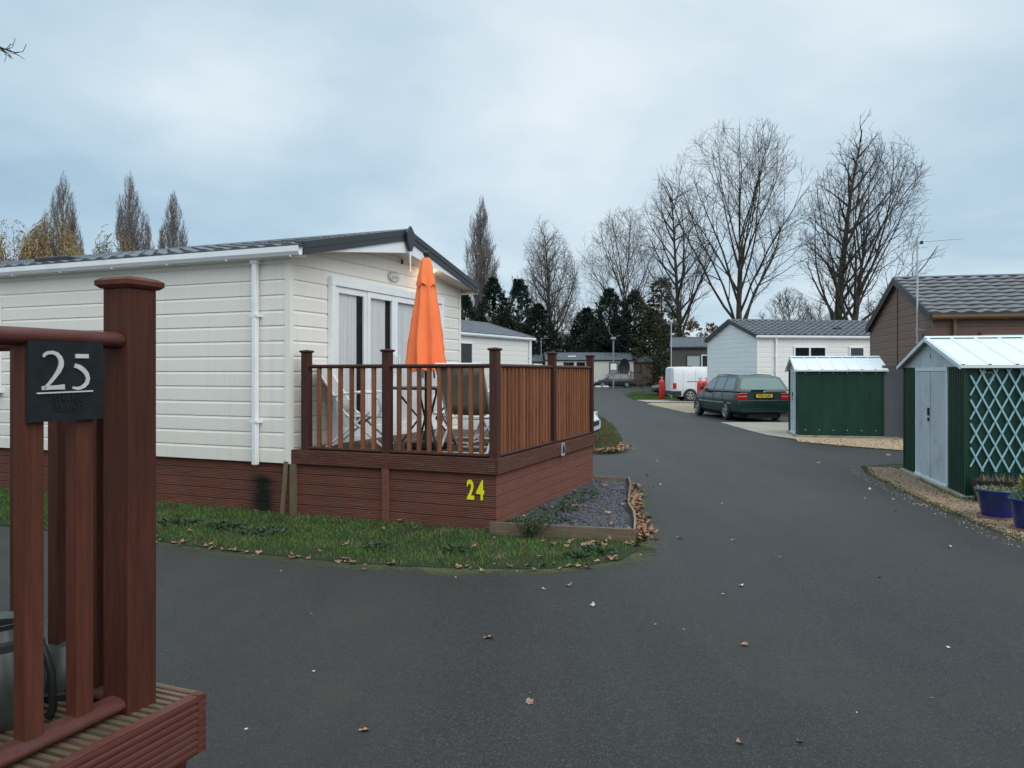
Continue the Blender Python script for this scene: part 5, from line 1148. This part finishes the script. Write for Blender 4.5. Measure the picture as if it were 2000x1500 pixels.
green_p = paint('dark_green_paint', (0.005, 0.028, 0.024))
est = vehicle('estate_car', 'dark green estate car with yellow rear plate parked beside the far shed', 'car', (8.13, 24.75, 0.008), R(90)+0.09, green_p, ESTATE,
        dict(zb=0.97, prof=[(0.08, 0.97), (0.20, 1.18), (0.34, 1.39), (0.50, 1.445), (1.6, 1.475), (2.3, 1.46), (2.62, 1.415), (3.05, 1.18), (3.48, 0.95)], wb=0.875, wr=0.665, eglass=glass('rear_glass', (0.16, 0.225, 0.215), 0.25, 1.0, 0.25),  # rear glass colour includes the brightness seen through the cabin
             glass=glass('sky_toned_side_glass', (0.085, 0.135, 0.16), 0.06, 1.0, 0.8), ends=[('rear_window', (0.11, 1.02), (0.335, 1.385), 0.085), ('windscreen', (3.42, 0.985), (2.68, 1.38), 0.09)]),  # bluish sky reflection is put into the side glass colour
        (1.05, 3.88), 0.32, [[(0.42, 1.02), (1.28, 1.02), (1.28, 1.40), (0.56, 1.39)], [(1.36, 1.02), (2.16, 1.02), (2.16, 1.405), (1.36, 1.405)], [(2.24, 1.02), (3.2, 1.02), (2.62, 1.375), (2.24, 1.40)]],
        [('tail_lamp', -0.012, 0.20, 0.56, 0.868, 0.705, 0.915, tail), ('lamp_stripe', -0.016, 0.10, 0.58, 0.862, 0.80, 0.822, mat('lamp_white', (0.55, 0.35, 0.34), 0.2, 0.1, 9)), ('headlamp', 4.60, 4.73, 0.42, 0.70, 0.58, 0.70, headl)], estate_extras)
HATCH = [(.0, .30, .60, .70), (.06, .24, .82, .78), (.15, .22, .92, .82), (.7, .2, .93, .86), (1.8, .19, .90, .87), (2.7, .19, .89, .865), (3.1, .2, .86, .85), (3.55, .22, .76, .80), (3.85, .25, .64, .70), (3.97, .32, .52, .56)]
GH = dict(zb=0.89, prof=[(0.18, 0.90), (0.30, 1.15), (0.52, 1.36), (1.0, 1.44), (1.7, 1.45), (2.1, 1.40), (2.6, 1.16), (3.05, 0.88)], wb=0.82, wr=0.60, ends=[('rear_window', (0.24, 1.0), (0.50, 1.33), 0.10), ('windscreen', (2.98, 0.93), (2.18, 1.38), 0.08)])
HW = [[(0.55, 0.96), (1.30, 0.94), (1.30, 1.36), (0.72, 1.33)], [(1.38, 0.94), (2.72, 0.93), (2.12, 1.34), (1.38, 1.37)]]
def hatch(name, label, loc, h, col, extras=None):
    return vehicle(name, label, 'car', loc, h, col, HATCH, GH, (0.72, 3.22), 0.30, HW, [('tail_lamp', 0.02, 0.14, 0.60, 0.80, 0.62, 0.88, tail), ('headlamp', 3.66, 3.88, 0.42, 0.72, 0.58, 0.70, headl)], extras)
def nose(t, body):
    b = MB(); b.box(3.90, -0.30, 0.42, 3.985, 0.30, 0.52); b.box(3.90, -0.45, 0.26, 3.96, 0.45, 0.38); b.build('grille', M['black'], body)
    for s in (1, -1):
        b = MB(); b.prism([(2.72, s*0.84, 0.93), (2.62, s*0.86, 0.94), (2.60, s*0.98, 0.95), (2.68, s*0.98, 0.95)], (0, 0, 0.11)); b.build('door_mirror', M['black'], body, bevel=0.02)
hatch('hatchback_car', 'blue grey hatchback parked beside the far cream lodge', (12.66, 80.5, 0.008), R(178), paint('blue_grey_paint', (0.030, 0.038, 0.046), 0.3), nose)
hatch('hatchback_car', 'white car with only its nose showing past the deck corner post', (-1.95, 18.05, 0.008), math.atan2(-0.28, 0.96), paint('white_car_paint', (0.70, 0.71, 0.72)), nose)
hatch('hatchback_car', 'white car mostly hidden between estate car and far shed', (14.0, 27.1, 0.008), R(179), paint('white_car_paint', (0.70, 0.71, 0.72)), nose)
hatch('hatchback_car', 'black car half hidden behind the white van', (13.4, 51.5, 0.008), R(180), paint('black_car_paint', (0.012, 0.013, 0.015)), nose)
VAN = [(.0, .42, 1.62, .80), (.02, .36, 1.80, .86), (.10, .30, 1.87, .875), (.5, .26, 1.885, .885), (2.6, .26, 1.885, .885), (2.95, .26, 1.84, .88), (3.3, .26, 1.62, .87), (3.72, .26, 1.12, .86), (4.1, .28, .98, .82), (4.35, .32, .80, .74), (4.42, .38, .6, .62)]
def van_extras(t, body):
    for s in (1, -1):
        b = MB(); b.box(0.75, s*0.885, 1.06, 2.0, s*0.897, 1.09); b.build('slide_rail', M['black'], body)
        b = MB(); b.box(0.0, s*0.868, 0.30, 0.42, s*0.892, 0.56); b.build('bumper_corner', M['black'], body)
        b = MB()
        for x in (0.52, 1.22, 2.15): b.box(x, s*0.884, 0.45, x+0.01, s*0.890, 1.72)
        b.build('panel_gap', mat('shadow_gap', (0.35, 0.36, 0.37), 0.6, 0.05, 4), body)
    b = MB(); b.box(-0.05, -0.80, 0.34, 0.02, 0.80, 0.56); b.build('rear_bumper', M['black'], body, bevel=0.02)
    b = MB(); b.box(-0.012, -0.006, 0.56, 0.0, 0.006, 1.76); b.build('rear_door_gap', M['black'], body)
    b = MB(); b.box(0.9, -0.55, 1.895, 1.1, -0.35, 1.935); b.build('roof_bar_foot', M['black'], body)
vehicle('panel_van', 'white panel van parked with its rear to the road beyond red gas bottles', 'van', (8.72, 42.6, 0.014), R(4), paint('white_van_paint', (0.72, 0.735, 0.75)), VAN, None, (0.92, 3.55), 0.32, [], [('tail_lamp', -0.012, 0.16, 0.77, 0.893, 0.68, 1.0, tail)], van_extras)

# ------------------------------------------------------------------ gas bottles, aerials, poles, dish, far fence
def bottle(loc, label, r=0.165):
    t = thing('gas_bottle', label, 'gas bottle', loc, 0, 'red gas bottles by the grey gable')
    b = MB(); b.lathe([(0, 0.0), (r*0.9, 0.0), (r*0.9, 0.05), (r, 0.09), (r, 1.0), (r*0.92, 1.08), (r*0.6, 1.15), (r*0.25, 1.18), (0, 1.185)], 24); b.build('cylinder', M['red_paint'], t, smooth=True, angle=50)
    b = MB(); b.lathe([(0.035, 1.18), (0.035, 1.24), (0.05, 1.25), (0.05, 1.29), (0, 1.30)], 10); b.box(-0.02, -0.09, 1.215, 0.02, 0.0, 1.245); b.build('valve', M['galv'], t)
    b = MB(); b.tube([(0.11*math.cos(R(a)), 0.11*math.sin(R(a)), 1.15+(0.15 if 20 < a < 200 else 0.13)) for a in range(0, 225, 20)], 0.015, 6); b.build('valve_guard', M['red_paint'], t)
    return t
bottle((8.69, 44.6, 0.014), 'slim red gas bottle standing alone at the rear end of the white van', 0.16)
bottle((9.44, 38.5, 0.014), 'red gas bottle on the van side of the pair by grey gable'); bottle((9.74, 38.4, 0.014), 'red gas bottle nearest the green estate car by grey gable')
def aerial(label, loc, h, rz, boom=1.1, elems=9, tilt=0.05, r=0.016, brackets=None):
    t = thing('tv_aerial', label, 'aerial', loc, rz); b = MB(); b.tube([(0, 0, 0), (0, 0, h)], r, 8); b.build('mast', M['galv'], t, smooth=True)
    a = MB(); a.tube([(-0.10, 0, h-0.06), (boom, 0, h-0.06+boom*tilt)], 0.008, 6)
    for i in range(elems):
        x = 0.12+(boom-0.16)*i/(elems-1); l = 0.10-0.04*i/elems; z = h-0.06+x*tilt; a.tube([(x, -l, z), (x, l, z)], 0.003, 4)
    for zz in (-0.13, -0.05, 0.05, 0.13): a.tube([(-0.06+abs(zz)*.5, -0.16, h-0.06+zz), (-0.06+abs(zz)*.5, 0.16, h-0.06+zz)], 0.004, 4)
    for yy in (-0.15, -0.05, 0.05, 0.15): a.tube([(0.01, yy, h-0.20), (-0.06, yy, h-0.06), (0.01, yy, h+0.08)], 0.003, 4)
    a.build('antenna', M['galv'], t)
    a = MB(); a.box(0.06, -0.03, h-0.10, 0.12, 0.03, h-0.03); a.build('junction_box', M['black'], t)
    if brackets:
        a = MB()
        for z in brackets: a.bar((-0.04, 0, z), (0.30, 0, z), 0.03, 0.03); a.tube([(0, -0.03, z), (0, 0.03, z)], 0.03, 6)
        a.build('wall_bracket', M['galv'], t)
    return t
aerial('tall tv aerial with long boom clamped to brown lodge gable', (9.50, 18.0, 2.25), 2.45, R(-12), 0.98, 12, 0.06, 0.022, (0.05, 0.35))
aerial('short tv aerial above the left part of the far cream lodge roof', (at(1057, 89.6), 89.6, 3.6), 2.0, R(0), 1.0, 6, 0.0, 0.03)
aerial('slim aerial mast beside the dark lodge', (at(1311, 46.6), 46.6, 0.0), 4.6, R(40), 0.7, 6, 0.0, 0.03)
t = thing('lamp_post', 'tall grey pole with round lamp head, branching arms and white notice by the far road', 'lamp post', (at(1198, 77), 77, 0))
b = MB(); b.tube([(0, 0, 0), (0, 0, 5.0)], 0.085, 10); b.build('pole', mat('grey_pole', (0.22, 0.23, 0.24), 0.6, 0.1, 5), t, smooth=True)
b = MB(); b.lathe([(0, 0.18), (0.22, 0.14), (0.30, 0.0), (0.26, -0.10), (0, -0.14)], 16, (0, 0, 4.95)); b.build('lamp_head', mat('grey_pole', (0.22, 0.23, 0.24), 0.6, 0.1, 5), t, smooth=True)
b = MB(); b.tube([(0, 0, 5.0), (-0.2, 0, 5.35), (-0.42, 0, 5.6), (-0.45, 0, 6.2)], 0.03, 8); b.tube([(0, 0, 5.05), (0.35, 0, 5.22), (0.75, 0, 5.30)], 0.022, 6); b.build('lamp_arm', mat('grey_pole', (0.22, 0.23, 0.24), 0.6, 0.1, 5), t, smooth=True)
b = MB(); b.box(-0.28, -0.12, 1.85, 0.28, -0.09, 2.45); b.build('notice_board', M['pvc'], t)
t = thing('satellite_dish', 'black satellite dish on the far cream lodge wall', 'dish', (at(1219, 87.2), 87.2, 2.15), R(25))
b = MB(); b.lathe([(0.0, 0.12), (0.4, 0.10), (0.8, 0.03), (1.02, -0.06), (1.0, -0.08), (0.5, 0.06), (0, 0.09)], 24, (0, 0, 0), 'y'); o = b.build('dish', M['black'], t, smooth=True); o.scale = (0.72, 1, 1.0)
b = MB(); b.tube([(0, 0.1, 0), (0, 0.5, 0), (0, 0.6, -0.3)], 0.04, 6); b.tube([(0, 0.0, -0.9), (0, -0.6, -0.2)], 0.025, 6); b.build('bracket', M['black'], t)
t = thing('picket_fence', 'short brown picket fence with posts behind the blue grey hatchback', 'fence', (at(1232, 80.6), 80.6, 0))
for x in (0.0, 0.75, 1.5): b = MB(); b.box(x-0.06, -0.06, 0, x+0.06, 0.06, 1.75); b.build('post', M['siding_dark'], t)
b = MB(); b.box(0, -0.03, 1.5, 1.5, 0.03, 1.6); b.box(0, -0.03, 0.5, 1.5, 0.03, 0.6); b.build('rail', M['siding_dark'], t)
for i in range(9): b = MB(); b.box(0.10+0.155*i, -0.055, 0.2, 0.17+0.155*i, -0.03, 1.55); b.build('picket', M['siding_dark'], t)
for px, lab in ((1168, 'pale kerb stone at the left front of the blue grey hatchback'), (1183, 'pale kerb stone nearer the lamp post in front of hatchback')):
    rg = random.Random(px); b = MB(); b.lathe([(0.0, 0.0), (0.28, 0.0), (0.33, 0.08), (0.24, 0.2), (0, 0.24)], 9); o = b.build('kerb_stone', mat('pale_stone', (0.50, 0.46, 0.40), 0.9, 0.2, 3), None); o.location = (at(px, 79), 79, 0.006); o.scale = (1.2, .8, 1); tag(o, lab, 'stone')

# ------------------------------------------------------------------ trees
def bare_tree(name, label, loc, H, seed, style='spread', tr=0.4, m_tw=None, dens=1.0, Rc=5.0, zb=0.22, lean=0.0, twig_r=0.011, group=None):
    """leafless tree: every shoot grows until it leaves the crown's outline, so the fine twigs fill the crown"""
    rng = random.Random(seed); T, C = MB(), MB(); ph = [rng.uniform(0, 6.28) for _ in range(4)]
    S = dict(spread=dict(trunk=0.60, n=(18, 11, 7, 4), ang=(36, 36, 38, 40), t0=(0.28, 0.22, 0.12, 0.1), up=(0.02, 0.042, 0.035, 0.04), L=(0.80, 0.26, 0.105, 0.05)),
             oval=dict(trunk=0.88, n=(28, 10, 7, 4), ang=(50, 36, 38, 42), t0=(0.20, 0.15, 0.12, 0.1), up=(0.02, 0.075, 0.04, 0.04), L=(0.50, 0.20, 0.09, 0.045)),
             poplar=dict(trunk=0.90, n=(46, 9, 6, 3), ang=(21, 13, 17, 22), t0=(0.07, 0.12, 0.1, 0.1), up=(0.02, 0.13, 0.16, 0.14), L=(0.42, 0.15, 0.075, 0.04)))[style]
    jit = (0.008 if style == 'poplar' else 0.02, 0.075, 0.115, 0.16, 0.20); axis = []
    def off(p):
        z = p.z; i = 0
        while i < len(axis)-2 and axis[i+1].z < z: i += 1
        a, b = axis[i], axis[i+1]; g = (z-a.z)/(b.z-a.z); return p.x-a.x-(b.x-a.x)*g, p.y-a.y-(b.y-a.y)*g
    def room(p):
        f = (p.z/H-zb)/(1-zb)
        if f <= 0.0: return 0.45*Rc
        if f >= 1.0: return 0.0
        if style == 'poplar': r = (min(1, f/0.30))**0.5*(1-max(0, (f-0.30)/0.70)**1.7)
        elif style == 'oval': r = math.sin(math.pi*(0.16+0.84*f)**0.95)**0.7 if f < 1 else 0
        else: r = max(0.0, math.sin(math.pi*(0.14+0.86*f**1.25)))**0.55
        ox, oy = off(p); a = math.atan2(oy, ox); return Rc*r*(1+0.13*math.sin(3*a+ph[0]+5*f)+0.10*math.sin(5*a+ph[1]+11*f)+0.07*math.sin(9*a-17*f))
    def grow(p, d, L, r, lv):
        ns = (10, 9, 6, 3, 2)[lv]; pts = [p]; q = p; dd = d
        for i in range(ns):
            dd = (dd+Vector((rng.gauss(0, 1), rng.gauss(0, 1), rng.gauss(0, 1)))*jit[lv]+Vector((lean*0.4 if lv == 1 else 0, 0, 1))*((0.0 if lean else S['up'][lv]) if lv == 0 else S['up'][lv] if lv < 4 else 0.05)).normalized(); q = q+dd*(L/ns)
            if lv: 
                lim = room(q)*rng.uniform(0.92, 1.10)
                if math.hypot(*off(q)) > lim+0.15*H*0.02 and q.z > zb*H*0.6: break
            pts.append(q)
        if lv == 0: axis.extend(pts)
        m = len(pts)-1
        if m < 1: return
        tip = max(r*(0.06 if lv == 0 else 0.16), twig_r*0.6); rad = [r+(tip-r)*(i/m)**(0.75 if lv else 0.9) for i in range(m+1)]
        if lv == 0: rad[0] *= 1.4
        (T if lv < 2 else C).tube(pts, rad, (9, 6, 4, 3, 3)[lv], cap=False)
        if lv >= 4: return
        n = int(S['n'][lv]*(dens if lv else 1)*(1 if lv == 0 else rng.uniform(.8, 1.2))*(m/ns if lv else 1)+0.5); az = rng.uniform(0, 6.28)
        for k in range(n):
            t0 = S['t0'][lv]; f = min(t0+(1-t0)*((k+rng.random()*.8)/n), 0.99); i = min(int(f*m), m-1); g = f*m-i; pos = pts[i].lerp(pts[i+1], g); dr = (pts[i+1]-pts[i]).normalized()
            az += 2.4+rng.gauss(0, .35); a = dr.cross(Vector((0, 0, 1)) if abs(dr.z) < .98 else Vector((1, 0, 0))).normalized(); a = Matrix.Rotation(az, 3, dr) @ a
            an = R(S['ang'][lv]*rng.uniform(.6, 1.25))
            if lv == 0 and style == 'spread': an *= 1.45-0.95*f
            cd_ = (dr*math.cos(an)+a*math.sin(an)).normalized(); Lc = H*S['L'][lv]*rng.uniform(.65, 1.15)*(1.0 if lv == 0 else 1.15-0.45*f)
            if lv == 0: rc = max(H*0.0068*(1.25-0.75*f)*(0.55 if style == 'poplar' else 1.0)*rng.uniform(.75, 1.15), twig_r)
            elif lv == 1: rc = max(min(rad[i]*0.6, H*0.0022), twig_r*1.25)
            else: rc = twig_r*(1.2 if lv == 2 else 0.9)
            grow(pos, cd_, Lc, rc, lv+1)
    grow(Vector((0, 0, -0.1)), Vector((lean, 0, 1)).normalized(), H*S['trunk'], tr, 0)
    t = thing(name, label, 'tree', loc, 0, group)
    T.build('trunk', M['bark'] if style != 'poplar' or m_tw is M['twig'] else M['twig_pale'], t, smooth=True, angle=180); C.build('crown', m_tw or M['twig'], t)
    return t
bare_tree('bare_tree', 'tall bare tree with many upswept limbs behind grey gable caravan', (at(1440, 72), 72, 0), 25.2, 3, 'spread', 0.50, Rc=7.4, zb=0.16, lean=0.02, twig_r=0.0125, dens=0.98)
bare_tree('bare_tree', 'bare twin tree, darker straight leader, left trunk behind the brown lodge', (at(1626, 58), 58, 0), 22.2, 12, 'oval', 0.44, M['twig'], Rc=3.3, zb=0.06, lean=0.03, dens=0.88, twig_r=0.0125)
bare_tree('bare_tree', 'bare twin tree, leaning spreading right trunk behind the brown lodge', (at(1650, 57), 57, 0), 19.6, 9, 'spread', 0.46, Rc=5.2, zb=0.06, lean=0.10, dens=0.88, twig_r=0.012)
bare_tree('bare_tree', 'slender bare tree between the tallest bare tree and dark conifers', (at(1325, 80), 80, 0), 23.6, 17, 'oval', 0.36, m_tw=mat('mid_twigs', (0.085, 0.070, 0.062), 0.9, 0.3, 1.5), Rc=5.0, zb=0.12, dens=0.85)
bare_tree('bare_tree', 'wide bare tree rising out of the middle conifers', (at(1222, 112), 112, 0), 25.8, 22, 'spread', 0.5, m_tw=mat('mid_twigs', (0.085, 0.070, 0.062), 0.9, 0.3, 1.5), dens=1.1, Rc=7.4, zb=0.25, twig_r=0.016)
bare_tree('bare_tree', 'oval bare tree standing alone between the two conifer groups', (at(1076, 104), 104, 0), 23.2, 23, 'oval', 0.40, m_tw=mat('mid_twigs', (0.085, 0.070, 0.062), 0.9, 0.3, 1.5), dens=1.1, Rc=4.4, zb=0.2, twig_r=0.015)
bare_tree('poplar_tree', 'lombardy poplar beside the eave of the cream caravan', (at(936, 108), 108, 0), 27.2, 31, 'poplar', 0.5, M['twig_pale'], Rc=3.2, zb=0.12, twig_r=0.017)
bare_tree('poplar_tree', 'twin topped bare poplar above the ochre willow', (at(120, 96), 96, 0), 27.2, 32, 'poplar', 0.5, M['twig_pale'], twig_r=0.017, Rc=2.9, zb=0.2)
bare_tree('poplar_tree', 'small bare poplar hugging the twin topped one, mostly behind the willow', (at(90, 97), 97, 0), 23.0, 36, 'poplar', 0.4, M['twig_pale'], twig_r=0.016, Rc=1.5, zb=0.2)
bare_tree('poplar_tree', 'slim low poplar right of the twin topped one, above the willow', (at(158, 95), 95, 0), 19.5, 37, 'poplar', 0.25, M['twig_pale'], twig_r=0.016, Rc=1.2, zb=0.2)
bare_tree('poplar_tree', 'slim low poplar in the gap between the two right hand poplars', (at(293, 95), 95, 0), 22.0, 38, 'poplar', 0.25, M['twig_pale'], twig_r=0.016, Rc=1.1, zb=0.2)
bare_tree('poplar_tree', 'bare poplar with pointed tip, between other poplars over the caravan roof', (at(266, 96), 96, 0), 27.2, 33, 'poplar', 0.5, M['twig_pale'], twig_r=0.017, Rc=2.8, zb=0.2)
bare_tree('poplar_tree', 'shorter blunt bare poplar nearest the caravan ridge', (at(334, 99), 99, 0), 25.4, 34, 'poplar', 0.5, M['twig_pale'], twig_r=0.017, Rc=2.8, zb=0.2)
for px, Y, H, sd_, lab in ((1545, 70, 9.5, 41, 'low twiggy bare tree between tall bare trees above caravan roof'), (1745, 66, 9.5, 42, 'low twiggy bare tree left of the brown lodge ridge'), (1600, 95, 11, 43, 'faint thin bare tree behind the twin trunks'), (1085, 150, 20, 44, 'distant pale bare tree in the gap between conifers'), (1110, 135, 15, 45, 'small pale bare tree low in the conifer gap')):
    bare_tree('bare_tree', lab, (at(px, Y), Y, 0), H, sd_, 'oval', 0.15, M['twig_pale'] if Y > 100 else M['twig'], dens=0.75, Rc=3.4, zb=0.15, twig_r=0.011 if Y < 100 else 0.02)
def edge_branch():
    """bare tree beyond the frame whose lowest twigs reach into it"""
    t = thing('bare_tree', 'twig ends of a bare tree reaching in from outside the frame', 'tree', (-20.5, 24, 0)); T, C = MB(), MB(); rg = random.Random(8)
    T.tube([(0, 0, 0), (0.1, 0, 4), (-0.1, 0, 9), (0.2, 0, 14)], [0.32, 0.26, 0.2, 0.09], 10, cap=False)
    T.tube([(0, 0, 8.5), (1.2, 0, 10.6), (2.6, 0, 11.9), (3.9, 0, 12.05)], [0.11, 0.08, 0.05, 0.03], 6, cap=False); T.tube([(0, 0, 7), (-2, 0.5, 10), (-4, 1, 12)], [0.12, 0.08, 0.03], 6, cap=False); T.tube([(0, 0, 10), (0.6, 1, 13), (1, 2, 15)], [0.1, 0.06, 0.03], 6, cap=False)
    C.tube([(3.9, 0, 12.05), (4.6, 0, 11.72), (5.0, 0, 11.58), (5.22, 0, 11.62), (5.32, 0, 11.85)], [0.022, 0.018, 0.014, 0.011, 0.009], 5, cap=False)
    for i in range(26):
        f = rg.random(); p = Vector((3.4, 0, 12.1)).lerp(Vector((5.0, 0, 11.58)), f); pts = [p]; d = Vector((rg.uniform(.3, 1), rg.gauss(0, .3), rg.uniform(-.7, -.1)))
        for k in range(4): d = (d+Vector((rg.gauss(.08, .2), rg.gauss(0, .2), rg.gauss(0.02, .25)))).normalized(); pts.append(pts[-1]+d*rg.uniform(.08, .18))
        C.tube(pts, [0.011, 0.010, 0.009, 0.008, 0.007], 4, cap=False)
    T.build('trunk', M['bark'], t, smooth=True, angle=180); C.build('crown', M['twig'], t)
edge_branch()

def conifer(name, label, loc, H, Rr, seed, n, m, pw=0.8, ls=0.9, cat='tree', group=None, base=0.0, tilt=0.75, trunk=True, tips=5):
    """dense evergreen: sprays of narrow leaves along short boughs, ragged outline"""
    rng = random.Random(seed); b = MB(); nb = n//16
    ph = [rng.uniform(0, 6.28) for _ in range(6)]
    for i in range(nb):
        f = base+(1-base)*rng.random()**1.15; a = rng.uniform(0, 6.283)
        lob = 1+0.24*math.sin(3*a+ph[0]+4*f)+0.18*math.sin(5*a+ph[1]-9*f)+0.20*math.sin(19*f+ph[2]+a)
        rad = Rr*max(0.03, (1-f))**pw*lob*(0.82+0.36*rng.random()); inn = rad*(0.35+0.6*rng.random()**0.5)
        p0 = Vector((inn*math.cos(a), inn*math.sin(a), f*H)); d = Vector((math.cos(a), math.sin(a), rng.gauss(tilt, .25))).normalized(); L = ls*rng.uniform(.7, 1.7)*(0.30+0.95*(1-f))
        for k in range(16):
            g = k/15; p = p0+d*L*g+Vector((0, 0, .12*L*g*g)); v = d*0.9+Vector((rng.gauss(0, .75), rng.gauss(0, .75), rng.gauss(.15, .5))); leaf(b, p, v, ls*rng.uniform(.35, .75)*(1.1-0.5*g), rng, 0.30)
    for i in range(tips):
        a = rng.uniform(0, 6.28); r0 = Rr*0.55*rng.random()**0.7 if i else 0.0; zc = H*(1-(r0/Rr)**(1/pw)); z0 = zc-H*0.10; hh = H*(rng.uniform(.11, .21) if i else .13); ln = Vector((math.cos(a)*.30*r0/Rr+rng.gauss(0, .10), math.sin(a)*.30*r0/Rr+rng.gauss(0, .10), 1))
        for k in range(60):
            g = k/60; w = (1-g)**1.2*Rr*0.10; p = Vector((r0*math.cos(a)+rng.gauss(0, w), r0*math.sin(a)+rng.gauss(0, w), z0))+ln*hh*g; leaf(b, p, Vector((rng.gauss(0, .6), rng.gauss(0, .6), .9)), ls*rng.uniform(.4, .8)*(1.1-.5*g), rng, 0.22)
    t = thing(name, label, cat, loc, 0, group)
    if trunk: c = MB(); c.tube([(0, 0, 0), (0, 0, H*0.5), (0, 0, H*0.93)], [H*0.018, H*0.012, H*0.003], 8); c.build('trunk', M['bark'], t, smooth=True)
    b.build('crown', m, t); return t
for px, Y, H, Rr, sd_, lab in [(908, 98, 12.6, 4.2, 51, 'dark conifer partly behind the cream caravan eave'), (964, 101, 15.2, 4.6, 52, 'taller pointed dark conifer right of the poplar'), (1012, 100, 14.8, 4.9, 53, 'broad ragged dark conifer in the middle of the left conifer group'), (1052, 97, 11.0, 4.4, 54, 'lower dark conifer at the right end of the left conifer group'), (985, 95, 9.6, 5.2, 59, 'squat dark conifer low in front of the left conifer group'), (938, 94, 9.0, 4.6, 60, 'low dark conifer under the poplar trunk'),
                           (1146, 101, 10.8, 4.4, 55, 'dark conifer at the left end of the right conifer group'), (1190, 99, 13.4, 4.9, 56, 'tallest pointed dark conifer in the right conifer group'), (1240, 97, 12.8, 5.4, 57, 'dark conifer right of the tallest in the right group'), (1205, 94, 9.0, 5.4, 58, 'squat dark conifer behind the far cream lodge roof'), (1168, 95, 8.2, 4.6, 66, 'low dark conifer left of the tall notice pole'), (1276, 96, 10.2, 4.6, 67, 'low dark conifer at the right end beside the ivy clad tree')]:
    conifer('conifer_tree', lab, (at(px, Y), Y, 0), H*0.91, Rr*1.12, sd_, 20000, M['conifer'], 0.80, 0.66, tips=26)
conifer('ivy_tree', 'olive green ivy clad tree right of the dark conifers', (at(1292, 90), 90, 0), 12.5, 3.4, 61, 10000, M['ivy'], 0.5, 0.7, tilt=0.3)
conifer('autumn_shrub', 'yellow green bush below the conifers behind the dark lodge', (at(1308, 70), 70, 0), 5.8, 2.2, 62, 3500, M['ivy'], 0.45, 0.5, cat='shrub', trunk=False)
conifer('autumn_shrub', 'rust coloured bush above the dark lodge roof, nearer the grey gable', (at(1352, 78), 78, 0), 6.8, 2.0, 63, 3000, M['rust'], 0.45, 0.5, cat='shrub', trunk=False); conifer('autumn_shrub', 'rust coloured bush just left of the grey gable peak', (at(1390, 82), 82, 0), 6.6, 2.0, 64, 3000, M['rust'], 0.45, 0.5, cat='shrub', trunk=False)
conifer('autumn_shrub', 'small pale yellow bush in the gap between the conifer groups', (at(1103, 104), 104, 0), 6.2, 1.5, 65, 2000, M['willow'], 0.5, 0.5, cat='shrub', trunk=False)

def willow(label, loc, H, Rr, seed, n):
    rng = random.Random(seed); b = MB(); c = MB(); t = thing('willow_tree', label, 'tree', loc)
    c.tube([(0, 0, 0), (0.2, 0, H*.3), (0, 0, H*.55)], [.4, .33, .2], 9, cap=False)
    for i in range(16):
        a = 2*math.pi*i/16+rng.uniform(-.2, .2); r = Rr*rng.uniform(.35, .85); c.tube([(0, 0, H*rng.uniform(.35, .5)), (r*.5*math.cos(a), r*.5*math.sin(a), H*.78), (r*math.cos(a), r*math.sin(a), H*rng.uniform(.82, .95))], [.13, .07, .025], 5, cap=False)
    for i in range(n):
        a = rng.uniform(0, 6.28); d = Rr*math.sqrt(rng.random()); lob = 0.12*math.sin(4*a+seed)+0.08*math.sin(9*a)+0.05*math.sin(d*4+a*3); z = H*(1.0-0.32*(d/Rr)**2.4+lob-0.05*abs(rng.gauss(0, 1))); p = Vector((d*math.cos(a), d*math.sin(a), z)); L = rng.uniform(.8, 3.2); v = Vector((math.cos(a)*.25, math.sin(a)*.25, .35))
        k = 0
        while k < L:
            v = (v+Vector((rng.gauss(0, .12), rng.gauss(0, .12), -.38))).normalized(); leaf(b, p, v+Vector((rng.gauss(0, .35), rng.gauss(0, .35), 0)), rng.uniform(.22, .42), rng, 0.20); p = p+v*.22; k += .22
    c.build('trunk', M['bark'], t, smooth=True); b.build('crown', M['willow'], t)
willow('ochre weeping willow showing over the roof at the left frame edge', (at(20, 62), 62, 0), 11.7, 3.6, 71, 2600); willow('taller ochre willow in front of the twin topped poplar', (at(108, 63), 63, 0), 12.2, 2.4, 72, 2300); willow('small ochre willow over the caravan roof left of the middle poplar', (at(222, 66), 66, 0), 12.0, 1.7, 73, 1300)
# far wood closing the view behind everything
def treeline():
    rng = random.Random(99); b = MB()
    for i in range(26000):
        x = rng.uniform(-170, 190); h = 6.5+2.6*math.sin(x*.11)+1.8*math.sin(x*.31+2)+1.2*math.sin(x*.9); z = h*rng.random()**.8; leaf(b, Vector((x, 175+rng.uniform(0, 8), z)), Vector((rng.gauss(0, .6), rng.gauss(0, .3), 1)), rng.uniform(.8, 2.2), rng, .25)
    tag(b.build('distant_wood', M['ivy']), kind='stuff')
treeline()
